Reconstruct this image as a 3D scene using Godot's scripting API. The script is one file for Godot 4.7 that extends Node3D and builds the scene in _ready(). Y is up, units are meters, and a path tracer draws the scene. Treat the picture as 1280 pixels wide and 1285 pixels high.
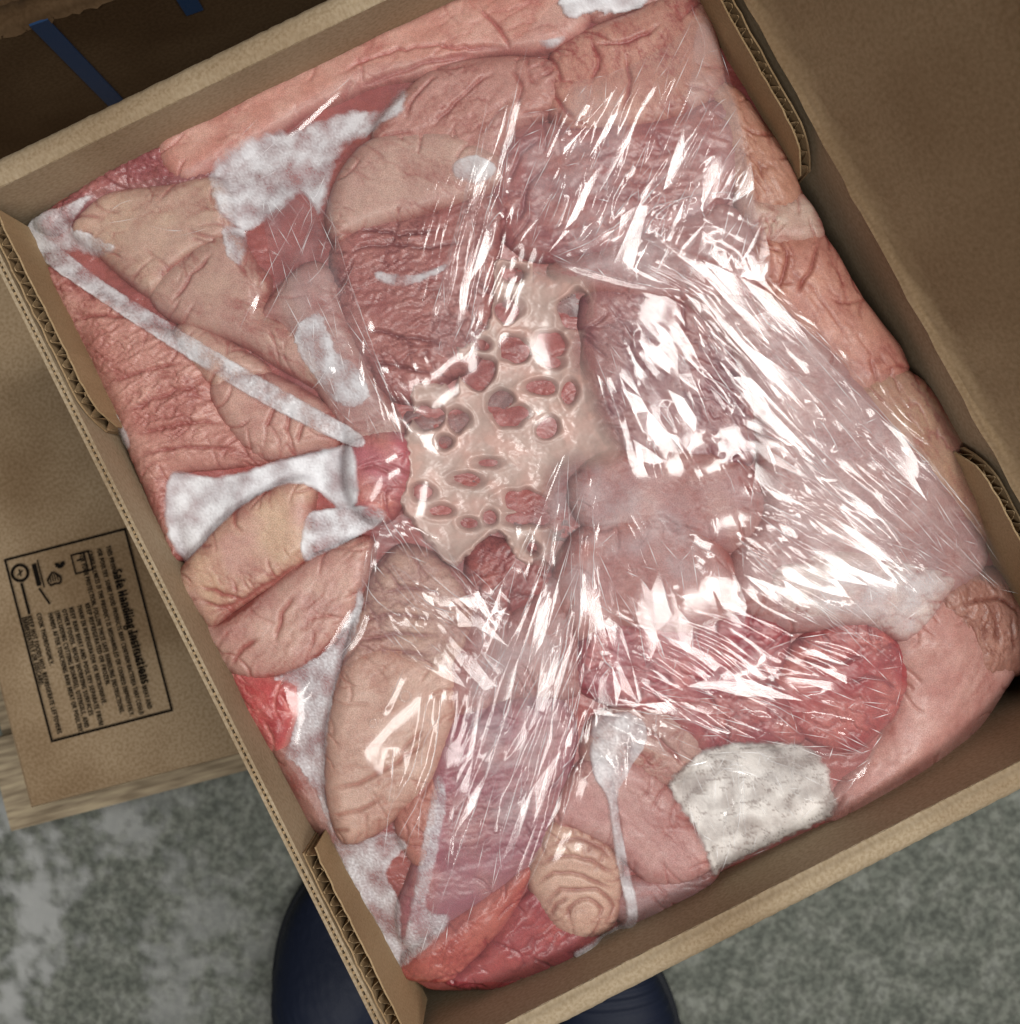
extends Node3D
# A carton of frozen folded meat under a clear liner, seen from above. y is up, metres; x runs to the right of the photograph, z down it.

const EYE := 1.08          # height of the camera above the floor
const TAN := 0.52          # tangent of half the vertical field of view
const RIM := 0.56          # height of the carton's rim
const PX := 0.000430       # about one photo pixel on the meat, in metres

var used := {}
var TOP := PackedFloat32Array()      # the top surface of all the meat on a coarse grid, for what lies on it
const TX0 := -0.335
const TZ0 := -0.37
const TS := 0.0015
const TNX := 470
const TNZ := 480
var n_low := FastNoiseLite.new()
var n_mid := FastNoiseLite.new()
var n_fine := FastNoiseLite.new()
var n_cell := FastNoiseLite.new()
var n_ridge := FastNoiseLite.new()
var n_film := FastNoiseLite.new()
var M := {}
var rng := RandomNumberGenerator.new()

# ---------------------------------------------------------------- helpers
func at(px: float, py: float, y: float) -> Vector3:      # a place of the photograph at height y
	var k := TAN * (EYE - y) / 642.5
	return Vector3((px - 640.0) * k, y, (py - 642.5) * k)

func numbered(called: String) -> String:
	used[called] = int(used.get(called, -1)) + 1
	return called if used[called] == 0 else "%s_%03d" % [called, used[called]]

func tag(o: Node, label: String, category: String, group := "", kind := "") -> Node:
	o.set_meta("label", label)
	o.set_meta("category", category)
	if group: o.set_meta("group", group)
	if kind: o.set_meta("kind", kind)
	return o

func put(called: String, mesh: Mesh, mat: Material, parent: Node = null) -> MeshInstance3D:
	var o := MeshInstance3D.new()
	o.mesh = mesh
	o.material_override = mat
	if parent == null:
		o.name = numbered(called)
		add_child(o, true)
	else:
		o.name = called
		parent.add_child(o, true)
	return o

func thing(called: String, label: String, category: String, where := Vector3.ZERO, turn := 0.0, group := "") -> Node3D:
	var o := Node3D.new()
	o.name = numbered(called)
	add_child(o, true)
	o.position = where
	o.rotation.y = turn
	tag(o, label, category, group)
	return o

func lin(hex: String) -> Color:
	return Color(hex).srgb_to_linear()

func flesh(hex: String, grey := 0.26) -> Color:
	var c := Color(hex).srgb_to_linear()
	var g := c.get_luminance()
	return Color(lerpf(c.r, g, grey) * 1.17, lerpf(c.g, g, grey) * 1.17, lerpf(c.b, g, grey) * 1.18)

func mat(hex: String, rough := 0.8, spec := 0.5) -> StandardMaterial3D:
	var m := StandardMaterial3D.new()
	m.albedo_color = Color(hex)
	m.roughness = rough
	m.metallic_specular = spec
	return m

func ntex(freq: float, octaves: int, size: int, colors: Array, offsets: Array, sd := 1, kind := FastNoiseLite.TYPE_SIMPLEX_SMOOTH) -> NoiseTexture2D:
	var n := FastNoiseLite.new()
	n.noise_type = kind
	n.frequency = freq
	n.fractal_octaves = octaves
	n.fractal_type = FastNoiseLite.FRACTAL_FBM if octaves > 1 else FastNoiseLite.FRACTAL_NONE
	n.seed = sd
	var t := NoiseTexture2D.new()
	t.width = size
	t.height = size
	t.seamless = true
	t.noise = n
	if colors.size():
		var g := Gradient.new()
		var cs := PackedColorArray()
		for c in colors: cs.append(Color(c))
		g.offsets = PackedFloat32Array(offsets)
		g.colors = cs
		t.color_ramp = g
	return t

func pts(s: String) -> PackedVector2Array:               # "x,y x,y ..." in photo pixels
	var out := PackedVector2Array()
	for w in s.split(" ", false):
		var q := w.split(",")
		out.append(Vector2(float(q[0]), float(q[1])))
	return out

func base_h(x: float, z: float) -> float:                # the broad shape of the packed meat's surface
	var c := 0.891
	var s := 0.454
	var lx := (x - 0.038) * c - (z + 0.012) * s           # along the short side
	var lz := (x - 0.038) * s + (z + 0.012) * c
	var a := absf(lx) / 0.205
	var b := absf(lz) / 0.252
	a *= a
	b *= b
	var r := a * a + b * b
	var y := RIM - 0.012 - 0.013 * minf(r, 1.5)
	var k := clampf((lx / 0.2 + lz / 0.25 - 1.0), 0.0, 1.0)
	return y - 0.040 * k * k - 0.016 * clampf(lz / 0.25 - 0.3, 0.0, 1.0)

func ground(p: Vector2) -> Vector2:                      # photo pixel -> (x, z) on the meat's broad surface
	var y := RIM - 0.025
	var v := at(p.x, p.y, y)
	for i in 3:
		v = at(p.x, p.y, base_h(v.x, v.z))
	return Vector2(v.x, v.z)

func to_world(poly: PackedVector2Array) -> PackedVector2Array:
	var out := PackedVector2Array()
	for p in poly: out.append(ground(p))
	return out

func rounded(poly: PackedVector2Array) -> PackedVector2Array:   # a closed smooth curve through the corners
	var out := PackedVector2Array()
	var n := poly.size()
	for i in n:
		for k in 3:
			out.append(poly[i].cubic_interpolate(poly[(i + 1) % n], poly[(i - 1 + n) % n], poly[(i + 2) % n], k / 3.0))
	return out

# signed distance to a polygon (positive inside), on a coarse grid
func field(poly: PackedVector2Array, x0: float, z0: float, nx: int, nz: int, st: float) -> PackedFloat32Array:
	var f := PackedFloat32Array()
	f.resize(nx * nz)
	var n := poly.size()
	for j in nz:
		for i in nx:
			var p := Vector2(x0 + i * st, z0 + j * st)
			var best := 1e9
			for k in n:
				var q := Geometry2D.get_closest_point_to_segment(p, poly[k], poly[(k + 1) % n])
				best = minf(best, p.distance_squared_to(q))
			best = sqrt(best)
			f[j * nx + i] = best if Geometry2D.is_point_in_polygon(p, poly) else -best
	return f

func sample(f: PackedFloat32Array, nx: int, nz: int, u: float, v: float) -> float:
	u = clampf(u, 0.0, nx - 1.001)
	v = clampf(v, 0.0, nz - 1.001)
	var i := int(u)
	var j := int(v)
	var a := u - i
	var b := v - j
	var o := j * nx + i
	return (f[o] * (1 - a) + f[o + 1] * a) * (1 - b) + (f[o + nx] * (1 - a) + f[o + nx + 1] * a) * b

func top_at(x: float, z: float) -> float:
	return sample(TOP, TNX, TNZ, (x - TX0) / TS, (z - TZ0) / TS)

# lines pressed into (or raised from) a height grid
func stroke(H: PackedFloat32Array, x0: float, z0: float, nx: int, nz: int, st: float, line: PackedVector2Array, w: float, h: float, tent := false, taper := true) -> void:
	var total := 0.0
	for k in line.size() - 1: total += line[k].distance_to(line[k + 1])
	var gone := 0.0
	for k in line.size() - 1:
		var a := line[k]
		var b := line[k + 1]
		var ln := a.distance_to(b)
		var reach := w * (1.0 if tent else 2.4)
		var i0 := maxi(0, int((minf(a.x, b.x) - reach - x0) / st))
		var i1 := mini(nx - 1, int((maxf(a.x, b.x) + reach - x0) / st) + 1)
		var j0 := maxi(0, int((minf(a.y, b.y) - reach - z0) / st))
		var j1 := mini(nz - 1, int((maxf(a.y, b.y) + reach - z0) / st) + 1)
		var d := (b - a) / maxf(ln, 1e-6)
		for j in range(j0, j1 + 1):
			for i in range(i0, i1 + 1):
				var p := Vector2(x0 + i * st, z0 + j * st) - a
				var t := p.dot(d)
				var tc := clampf(t, 0.0, ln)
				var q := (p - d * tc).length()
				if q > reach: continue
				var f := (gone + tc) / total
				var e := h * (minf(1.0, 5.0 * minf(f, 1.0 - f) + 0.05) if taper else 1.0)
				var g := (1.0 - q / w) if tent else exp(-q * q / (w * w))
				var v := e * g
				var o := j * nx + i
				H[o] = maxf(H[o], v) if h > 0.0 else minf(H[o], v)
		gone += ln

func grid_mesh(x0: float, z0: float, nx: int, nz: int, st: float, H: PackedFloat32Array, ok: PackedByteArray, C: PackedColorArray) -> ArrayMesh:
	var V := PackedVector3Array()
	var N := PackedVector3Array()
	var K := PackedColorArray()
	var I := PackedInt32Array()
	var at_v := PackedInt32Array()
	at_v.resize(nx * nz)
	var colored := C.size() > 0
	for j in nz:
		for i in nx:
			var o := j * nx + i
			if not ok[o]: continue
			at_v[o] = V.size()
			var h := H[o]
			V.append(Vector3(x0 + i * st, h, z0 + j * st))
			var l := H[o - 1] if i > 0 and ok[o - 1] else h
			var r := H[o + 1] if i < nx - 1 and ok[o + 1] else h
			var u := H[o - nx] if j > 0 and ok[o - nx] else h
			var d := H[o + nx] if j < nz - 1 and ok[o + nx] else h
			N.append(Vector3(l - r, 2.0 * st, u - d).normalized())
			if colored: K.append(C[o])
	for j in nz - 1:
		for i in nx - 1:
			var o := j * nx + i
			if ok[o] and ok[o + 1] and ok[o + nx] and ok[o + nx + 1]:
				I.append_array([at_v[o], at_v[o + 1], at_v[o + nx + 1], at_v[o], at_v[o + nx + 1], at_v[o + nx]])
	var arr := []
	arr.resize(Mesh.ARRAY_MAX)
	arr[Mesh.ARRAY_VERTEX] = V
	arr[Mesh.ARRAY_NORMAL] = N
	if colored: arr[Mesh.ARRAY_COLOR] = K
	arr[Mesh.ARRAY_INDEX] = I
	var m := ArrayMesh.new()
	m.add_surface_from_arrays(Mesh.PRIMITIVE_TRIANGLES, arr)
	return m

# ---------------------------------------------------------------- meat
# o: col, alt (second tone), red (tone of the creases), ang (direction along the wrinkles, degrees in the photo), fr (wrinkles per cm across), amp (their depth, mm), lift (mm), edge (mm the side rolls down), roll (mm over which it does), lumps (mm), lines (list of creases), vein
func meat(label: String, outline: String, o: Dictionary) -> void:
	var st := 0.0009
	var grown := Geometry2D.offset_polygon(rounded(to_world(pts(outline))), 0.0028, Geometry2D.JOIN_ROUND)
	var poly: PackedVector2Array = grown[0]
	for g in grown:
		if g.size() > poly.size(): poly = g
	var lo := poly[0]
	var hi := poly[0]
	for p in poly:
		lo = lo.min(p)
		hi = hi.max(p)
	var x0 := lo.x - 0.004
	var z0 := lo.y - 0.004
	var cs := 0.003
	var cnx := int((hi.x - x0 + 0.005) / cs) + 2
	var cnz := int((hi.y - z0 + 0.005) / cs) + 2
	var F := field(poly, x0, z0, cnx, cnz, cs)
	var nx := int((hi.x - x0 + 0.004) / st) + 1
	var nz := int((hi.y - z0 + 0.004) / st) + 1
	var H := PackedFloat32Array()
	var ok := PackedByteArray()
	var C := PackedColorArray()
	var S := PackedFloat32Array()
	H.resize(nx * nz)
	ok.resize(nx * nz)
	C.resize(nx * nz)
	S.resize(nx * nz)
	for l in o.get("lines", []):
		stroke(S, x0, z0, nx, nz, st, to_world(bent(pts(l), 4.0)), 0.0011, -1.0)
	var sd := float(label.hash() % 1000)
	# gathers: fine wrinkles that start at the seams and run inwards, some of them forking
	var pr := RandomNumberGenerator.new()
	pr.seed = label.hash()
	var size := hi.distance_to(lo)
	var centre := (lo + hi) / 2.0
	for g in int(float(o.get("gathers", 1.0)) * size * 190.0):
		var k := pr.randi_range(0, poly.size() - 1)
		var p := poly[k]
		var inward := (centre - p).normalized().rotated(pr.randf_range(-0.7, 0.7))
		var ln := pr.randf_range(0.12, 0.42) * minf(size, 0.06)
		var w := PackedVector2Array([p])
		var turn := pr.randf_range(-0.25, 0.25)
		for q in 6:
			p += inward * ln / 6.0
			inward = inward.rotated(turn + pr.randf_range(-0.18, 0.18))
			w.append(p)
		stroke(S, x0, z0, nx, nz, st, w, pr.randf_range(0.0005, 0.0010), -pr.randf_range(0.25, 0.8))
		if pr.randf() < 0.4:
			var f := w[3]
			var d2 := inward.rotated(pr.randf_range(0.4, 0.8) * (1.0 if pr.randf() < 0.5 else -1.0))
			stroke(S, x0, z0, nx, nz, st, PackedVector2Array([f, f + d2 * ln * 0.2, f + d2.rotated(0.15) * ln * 0.4]), 0.0005, -pr.randf_range(0.2, 0.5))
	var ang := deg_to_rad(float(o.get("ang", 0.0)))
	var ca := cos(ang)
	var sa := sin(ang)
	var fr := float(o.get("fr", 1.0)) * 0.1                # per mm
	var amp := float(o.get("amp", 0.5)) * 0.001
	var lift := float(o.get("lift", 0.0)) * 0.001
	var edge := float(o.get("edge", 11.0)) * 0.001
	var roll := float(o.get("roll", 12.0)) * 0.001
	var lumps := float(o.get("lumps", 1.2)) * 0.001
	var bumps := float(o.get("bumps", 0.0)) * 0.001
	var vein := float(o.get("vein", 0.35))
	var cover := float(o.get("cover", 1.0))
	var gr := 0.06 if o.get("mat", "meat") == "wet" else 0.2
	var c1 := flesh(o.col, gr)
	var c2 := flesh(o.get("alt", o.col), gr)
	var c3 := flesh(o.get("red", "9a5048"), gr * 0.5)
	for j in nz:
		for i in nx:
			var x := x0 + i * st
			var z := z0 + j * st
			var d := sample(F, cnx, cnz, (x - x0) / cs, (z - z0) / cs)
			if d < -0.0016: continue
			var q := j * nx + i
			ok[q] = 1
			var t := clampf(d / roll, 0.0, 1.0)
			var prof := sqrt(1.0 - (1.0 - t) * (1.0 - t))
			var mx := x * 1000.0
			var mz := z * 1000.0
			var u := mx * ca + mz * sa
			var v := -mx * sa + mz * ca
			var low := n_low.get_noise_2d(mx + sd, mz - sd)
			var wob := n_mid.get_noise_2d(mx * 0.6 + sd, mz * 0.6) * 3.0
			var w := n_ridge.get_noise_2d(u * fr * 0.22 + sd, (v + wob) * fr)
			var crease := clampf(1.0 - absf(w) * 4.5, 0.0, 1.0)
			var w2 := n_ridge.get_noise_2d(u * fr * 0.5 - sd, (v - wob) * fr * 2.3 + 70.0)
			var crease2 := clampf(1.0 - absf(w2) * 5.0, 0.0, 1.0)
			var on := clampf(0.55 + 1.2 * n_low.get_noise_2d(mx * 0.8 - 3.0 * sd, mz * 0.8), 0.0, 1.0)
			crease *= on
			crease2 *= on * 0.5
			var cut := -S[q]
			var fine := n_fine.get_noise_2d(mx, mz)
			var y := base_h(x, z) + lift - edge * (1.0 - prof) + minf(d, 0.0) * 7.0
			y += lumps * low + amp * (w * 0.9 + w2 * 0.35) - amp * (1.1 * crease + 0.5 * crease2) * t - 0.0019 * cut + 0.00007 * fine
			if bumps > 0.0:
				var bb := n_cell.get_noise_2d(mx * 0.32 + sd, mz * 0.32)
				y -= bumps * (bb + 0.2)
			H[q] = y
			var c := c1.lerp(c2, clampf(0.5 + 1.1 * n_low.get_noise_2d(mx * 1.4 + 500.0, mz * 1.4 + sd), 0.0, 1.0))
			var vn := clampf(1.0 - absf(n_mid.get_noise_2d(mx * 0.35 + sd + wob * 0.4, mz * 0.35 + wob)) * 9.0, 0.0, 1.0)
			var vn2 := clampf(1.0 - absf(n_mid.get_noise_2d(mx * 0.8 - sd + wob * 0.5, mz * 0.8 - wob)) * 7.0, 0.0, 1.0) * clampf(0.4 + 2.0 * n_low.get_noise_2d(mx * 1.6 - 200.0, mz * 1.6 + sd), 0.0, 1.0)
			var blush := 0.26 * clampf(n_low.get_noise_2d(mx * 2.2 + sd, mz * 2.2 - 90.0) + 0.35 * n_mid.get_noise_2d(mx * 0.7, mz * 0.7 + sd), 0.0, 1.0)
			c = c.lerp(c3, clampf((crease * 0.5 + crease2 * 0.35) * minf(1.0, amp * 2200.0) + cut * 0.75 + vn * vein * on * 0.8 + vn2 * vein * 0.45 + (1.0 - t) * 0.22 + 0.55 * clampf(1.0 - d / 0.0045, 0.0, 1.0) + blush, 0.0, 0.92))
			var m := 1.0 + 0.06 * fine + 0.12 * n_mid.get_noise_2d(mx * 1.3, mz * 1.3)
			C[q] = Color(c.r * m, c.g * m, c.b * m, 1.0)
			if d > 0.0:
				var ti := int((x - TX0) / TS + 0.5)
				var tj := int((z - TZ0) / TS + 0.5)
				if ti >= 0 and tj >= 0 and ti < TNX and tj < TNZ:
					var to := tj * TNX + ti
					TOP[to] = maxf(TOP[to], y)
	var mesh := grid_mesh(x0, z0, nx, nz, st, H, ok, C)
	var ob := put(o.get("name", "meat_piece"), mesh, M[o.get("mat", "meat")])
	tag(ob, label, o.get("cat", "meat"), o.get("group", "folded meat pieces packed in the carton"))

func bent(line: PackedVector2Array, jitter: float) -> PackedVector2Array:   # finer, slightly uneven polyline
	var out := PackedVector2Array()
	var n := line.size()
	for i in n - 1:
		var k := maxi(2, int(line[i].distance_to(line[i + 1]) / 10.0))
		for s in k:
			var p := line[i].cubic_interpolate(line[i + 1], line[maxi(i - 1, 0)], line[mini(i + 2, n - 1)], s / float(k))
			out.append(p + Vector2(n_mid.get_noise_2d(p.x * 0.5, p.y * 0.5), n_mid.get_noise_2d(p.y * 0.5 + 90.0, p.x * 0.5)) * jitter)
	out.append(line[n - 1])
	return out

func settle_top() -> void:                               # close the gaps and soften the surface that things lie on
	for pass_ in 3:
		var B := TOP.duplicate()
		for j in range(1, TNZ - 1):
			for i in range(1, TNX - 1):
				var o := j * TNX + i
				B[o] = (TOP[o] * 2.0 + TOP[o - 1] + TOP[o + 1] + TOP[o - TNX] + TOP[o + TNX]) / 6.0
		for o in B.size(): TOP[o] = maxf(TOP[o], B[o]) if pass_ == 0 else B[o]

# frost, ice or snow lying on the meat. solid: how opaque; grain: how mottled
func frost(called: String, label: String, outline: String, cat: String, o: Dictionary, parent: Node = null) -> void:
	var st := 0.0008
	var poly := rounded(to_world(pts(outline)))
	var lo := poly[0]
	var hi := poly[0]
	for p in poly:
		lo = lo.min(p)
		hi = hi.max(p)
	var x0 := lo.x - 0.004
	var z0 := lo.y - 0.004
	var cs := 0.002
	var cnx := int((hi.x - x0 + 0.005) / cs) + 2
	var cnz := int((hi.y - z0 + 0.005) / cs) + 2
	var F := field(poly, x0, z0, cnx, cnz, cs)
	var nx := int((hi.x - x0 + 0.004) / st) + 1
	var nz := int((hi.y - z0 + 0.004) / st) + 1
	var H := PackedFloat32Array()
	var ok := PackedByteArray()
	var C := PackedColorArray()
	H.resize(nx * nz)
	ok.resize(nx * nz)
	C.resize(nx * nz)
	var solid := float(o.get("solid", 0.9))
	var grain := float(o.get("grain", 0.4))
	var thick := float(o.get("thick", 1.2)) * 0.001
	var soft := float(o.get("soft", 1.5)) * 0.001
	var rag := float(o.get("rag", 1.5)) * 0.001
	var cracks := float(o.get("cracks", 0.0))
	var bub := float(o.get("bub", 0.0))
	var c1 := lin(o.get("col", "f2f2f6"))
	var c2 := lin(o.get("alt", "cfc8cd"))
	for j in nz:
		for i in nx:
			var x := x0 + i * st
			var z := z0 + j * st
			var mx := x * 1000.0
			var mz := z * 1000.0
			var mid := n_mid.get_noise_2d(mx * 1.6, mz * 1.6)
			var d := sample(F, cnx, cnz, (x - x0) / cs, (z - z0) / cs) + rag * (n_mid.get_noise_2d(mx * 0.8, mz * 0.8) + 0.25 * mid)
			if d < -0.0004: continue
			var q := j * nx + i
			ok[q] = 1
			var t := clampf(d / soft, 0.0, 1.0)
			var fine := n_fine.get_noise_2d(mx * 1.0 + 40.0, mz * 1.0)
			var low := n_low.get_noise_2d(mx * 2.0 + 77.0, mz * 2.0)
			var cl := 0.0
			if bub > 0.0: cl = clampf(1.0 + 1.2 * n_cell.get_noise_2d(mx * 0.75, mz * 0.75), 0.0, 1.0)
			var a := solid * t * clampf(1.0 - grain * (0.45 + 0.5 * fine + 0.9 * low + 0.5 * n_mid.get_noise_2d(mx * 0.7 + 9.0, mz * 0.7)), 0.0, 1.0)
			a *= 1.0 - bub * (1.0 - cl)
			var ck := clampf(1.0 - absf(n_mid.get_noise_2d(mx * 0.26 + 300.0 + 1.0 * fine, mz * 0.26)) * 14.0, 0.0, 1.0) * cracks
			var c := c1.lerp(c2, clampf(0.3 + 0.7 * low + 0.2 * mid + ck, 0.0, 1.0))
			H[q] = top_at(x, z) + 0.0006 + thick * t * (0.75 + 0.25 * low + 0.15 * mid + 0.1 * fine) - 0.0005 * ck
			C[q] = Color(c.r, c.g, c.b, clampf(a, 0.0, 1.0))
	var ob := put(called, grid_mesh(x0, z0, nx, nz, st, H, ok, C), M[o.get("mat", "frost")], parent)
	if parent == null: tag(ob, label, cat, o.get("group", "frost and ice lying on the meat"))
	elif label: ob.set_meta("label", label)

func ice_lattice() -> void:                              # the frozen juice with holes in the middle
	var st := 0.0007
	var poly := rounded(to_world(pts("622,322 680,326 742,336 752,380 736,430 752,470 770,520 792,562 770,590 712,598 700,640 712,690 690,716 650,704 625,668 596,690 566,712 542,690 520,662 500,632 512,590 505,545 518,520 512,490 530,478 556,478 560,440 590,428 612,400 618,360")))
	var holes := []
	for s in "643,340,13,8 637,386,13,12 719,388,19,18 645,433,15,14 690,430,15,13 693,452,9,6 597,462,17,19 563,460,10,23 534,522,21,12 573,524,11,13 558,553,7,6 626,503,13,11 640,520,16,10 689,536,10,10 678,484,14,7 587,601,13,5 610,580,9,3 660,630,26,12 667,650,22,8 530,616,10,9 552,641,10,5 614,648,7,7 588,656,7,4 668,688,5,5 715,490,7,12 605,432,7,5".split(" "):
		var q := s.split(",")
		var c := ground(Vector2(float(q[0]), float(q[1])))
		holes.append([c, float(q[2]) * PX * 1.12, float(q[3]) * PX * 1.12, holes.size() * 0.7])
	var lo := poly[0]
	var hi := poly[0]
	for p in poly:
		lo = lo.min(p)
		hi = hi.max(p)
	var x0 := lo.x - 0.004
	var z0 := lo.y - 0.004
	var cs := 0.002
	var cnx := int((hi.x - x0 + 0.005) / cs) + 2
	var cnz := int((hi.y - z0 + 0.005) / cs) + 2
	var F := field(poly, x0, z0, cnx, cnz, cs)
	var nx := int((hi.x - x0 + 0.004) / st) + 1
	var nz := int((hi.y - z0 + 0.004) / st) + 1
	var H := PackedFloat32Array()
	var ok := PackedByteArray()
	var C := PackedColorArray()
	H.resize(nx * nz)
	ok.resize(nx * nz)
	C.resize(nx * nz)
	var c1 := lin("d8bdb2")
	var c2 := lin("c9a49a")
	for j in nz:
		for i in nx:
			var x := x0 + i * st
			var z := z0 + j * st
			var mx := x * 1000.0
			var mz := z * 1000.0
			var mid := n_mid.get_noise_2d(mx * 0.8, mz * 0.8)
			var d := sample(F, cnx, cnz, (x - x0) / cs, (z - z0) / cs) + 0.0015 * mid
			var rim := d
			for h in holes:
				var e: Vector2 = Vector2(x, z) - h[0]
				if absf(e.x) > 0.02 or absf(e.y) > 0.02: continue
				var e2 := e.rotated(h[3])
				var k := sqrt(e.x * e.x / (h[1] * h[1]) + e.y * e.y / (h[2] * h[2]))
				d = minf(d, (k - 1.0 + 0.3 * n_film.get_noise_2d(mx * 0.085, mz * 0.085)) * minf(h[1], h[2]))
			if d < -0.0006: continue
			var q := j * nx + i
			ok[q] = 1
			var t := clampf(d / 0.0042, 0.0, 1.0)
			var prof := sqrt(1.0 - (1.0 - t) * (1.0 - t))
			var low := n_low.get_noise_2d(mx * 2.0, mz * 2.0)
			H[q] = sample(SHEET, TNX, TNZ, (x - TX0) / TS, (z - TZ0) / TS) + 0.0045 * prof - 0.0022 + 0.0009 * exp(-pow((d - 0.0026) / 0.0014, 2.0)) + 0.0009 * low + 0.0004 * mid + minf(d, 0.0) * 5.0
			var c := c1.lerp(c2, clampf(0.5 + low + 0.5 * mid, 0.0, 1.0))
			var m := 1.0 + 0.06 * n_fine.get_noise_2d(mx, mz)
			C[q] = Color(c.r * m, c.g * m, c.b * m, clampf(0.64 + 0.2 * t + 0.3 * low + 0.1 * mid, 0.0, 1.0) * (1.0 if x < 0.012 else lerpf(0.12, 1.0, smoothstep(0.0, 0.016, rim))))
	var ob := put("frozen_juice_sheet", grid_mesh(x0, z0, nx, nz, st, H, ok, C), M.ice)
	tag(ob, "pale pink sheet of frozen juice full of round holes in the middle of the carton", "frozen juice")

var SHEET := PackedFloat32Array()

# ---------------------------------------------------------------- cardboard
class Board:
	var st := SurfaceTool.new()
	func _init() -> void:
		st.begin(Mesh.PRIMITIVE_TRIANGLES)
		st.set_smooth_group(-1)
	func quad(a: Vector3, b: Vector3, c: Vector3, d: Vector3) -> void:
		for v in [a, b, c, a, c, d]: st.add_vertex(v)
	func hexa(p: Array) -> void:                         # eight corners: four below, four above in the same order
		quad(p[4], p[5], p[6], p[7])
		quad(p[3], p[2], p[1], p[0])
		for k in 4:
			var n := (k + 1) % 4
			quad(p[k], p[n], p[n + 4], p[k + 4])
	func box(c: Vector3, s: Vector3, b := Basis()) -> void:
		var h := s / 2.0
		var p := []
		for y in [-h.y, h.y]:
			for q in [[-h.x, -h.z], [h.x, -h.z], [h.x, h.z], [-h.x, h.z]]:
				p.append(c + b * Vector3(q[0], y, q[1]))
		hexa(p)
	func done() -> ArrayMesh:
		st.index()
		st.generate_normals()
		return st.commit()

# a sheet swept along a line from a to b: profile points are (outwards, up); out is the horizontal direction away from the carton
func swept(a: Vector3, b: Vector3, out: Vector3, prof: PackedVector2Array, wob: float, thick: float, sd: float, cuts := 60) -> ArrayMesh:
	var st := SurfaceTool.new()
	st.begin(Mesh.PRIMITIVE_TRIANGLES)
	var n := prof.size()
	var nrm := PackedVector2Array()
	for k in n:
		var t := (prof[mini(k + 1, n - 1)] - prof[maxi(k - 1, 0)]).normalized()
		nrm.append(Vector2(-t.y, t.x))
	for i in cuts + 1:
		var f := i / float(cuts)
		var p := a.lerp(b, f)
		for side in 2:
			for k in n:
				var q := prof[k] + (nrm[k] * -thick if side == 1 else Vector2.ZERO)
				var w := n_mid.get_noise_2d(f * 700.0 + sd, k * 9.0) * wob
				var w2 := n_mid.get_noise_2d(f * 260.0 + sd + 50.0, k * 4.0) * wob
				st.set_uv(Vector2(f, k / float(n)))
				st.add_vertex(p + out * (q.x + w) + Vector3.UP * (q.y + w2))
	var row := n * 2
	for i in cuts:
		for k in n - 1:
			for side in 2:
				var o := i * row + side * n + k
				var q := [o, o + 1, o + row + 1, o, o + row + 1, o + row]
				if side == 1: q.reverse()
				for v in q: st.add_index(v)
		for k in [0, n - 1]:
			var o: int = i * row + k
			for v in [o, o + n, o + row + n, o, o + row + n, o + row]: st.add_index(v)
	for i in [0, cuts]:
		for k in n - 1:
			var o: int = i * row + k
			for v in [o, o + 1, o + n + 1, o, o + n + 1, o + n]: st.add_index(v)
	st.generate_normals()
	return st.commit()

func wall_panel(a: Vector3, b: Vector3, out: Vector3, low: float, thick: float, bow: float) -> ArrayMesh:
	var st := Board.new()
	var n := 24
	for i in n:
		var p := []
		for f in [i / float(n), (i + 1) / float(n)]:
			var c := a.lerp(b, f) + out * bow * sin(f * PI)
			p.append(c)
			p.append(c + out * thick)
		var q := [p[0], p[2], p[3], p[1]]
		var lower := []
		for v in q: lower.append(Vector3(v.x, low, v.z))
		st.hexa(lower + q)
	return st.done()

# an inner layer of board with its wavy core showing on the cut top edge
func fluted(parent: Node, a: Vector3, b: Vector3, inw: Vector3, depth: float, thick: float, drop_end: float) -> void:
	var holder := Node3D.new()
	holder.name = "corner_tab"
	parent.add_child(holder, true)
	var ln := a.distance_to(b)
	var along := (b - a).normalized()
	var liner := Board.new()
	var n := 30
	for side in 2:
		var off := (thick - 0.0009) if side == 1 else 0.0
		for i in n:
			var p := []
			for f in [i / float(n), (i + 1) / float(n)]:
				var dy: float = -drop_end * pow(maxf(0.0, f - 0.86) / 0.14, 2.0) + 0.0006 * n_mid.get_noise_2d(f * 300.0, side * 60.0)
				var c := a.lerp(b, f) + inw * (off + 0.0007 * n_mid.get_noise_2d(f * 160.0 + 9.0, side * 20.0)) + Vector3.UP * dy
				p.append(c)
				p.append(c + inw * 0.0009)
			var q := [p[0], p[1], p[3], p[2]]
			var lower := []
			for v in q: lower.append(v - Vector3.UP * depth)
			liner.hexa(lower + q)
	put("liner", liner.done(), M.board_pale, holder)
	var wave := Board.new()
	var m := int(ln / 0.0006)
	for i in m:
		var p := []
		for k in [i, i + 1]:
			var s: float = k * ln / m
			var ph: float = s / 0.0072 * TAU + 1.6 * n_mid.get_noise_2d(s * 900.0, 3.0)
			var o := 0.0009 + (thick - 0.0018) * (0.5 + 0.5 * sin(ph) * (0.9 + 0.1 * sin(ph * 0.37)))
			var dy: float = -0.0008 - drop_end * pow(maxf(0.0, s / ln - 0.86) / 0.14, 2.0) + 0.0008 * n_mid.get_noise_2d(s * 1500.0, 40.0)
			var c := a + along * s + inw * o + Vector3.UP * dy
			p.append(c)
			p.append(c + (inw * 0.6 + along * 0.5 * cos(ph)).normalized() * 0.00055)
		var q := [p[0], p[1], p[3], p[2]]
		var lower := []
		for v in q: lower.append(v - Vector3.UP * depth)
		wave.hexa(lower + q)
	put("flute", wave.done(), M.board_pale, holder)

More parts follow.
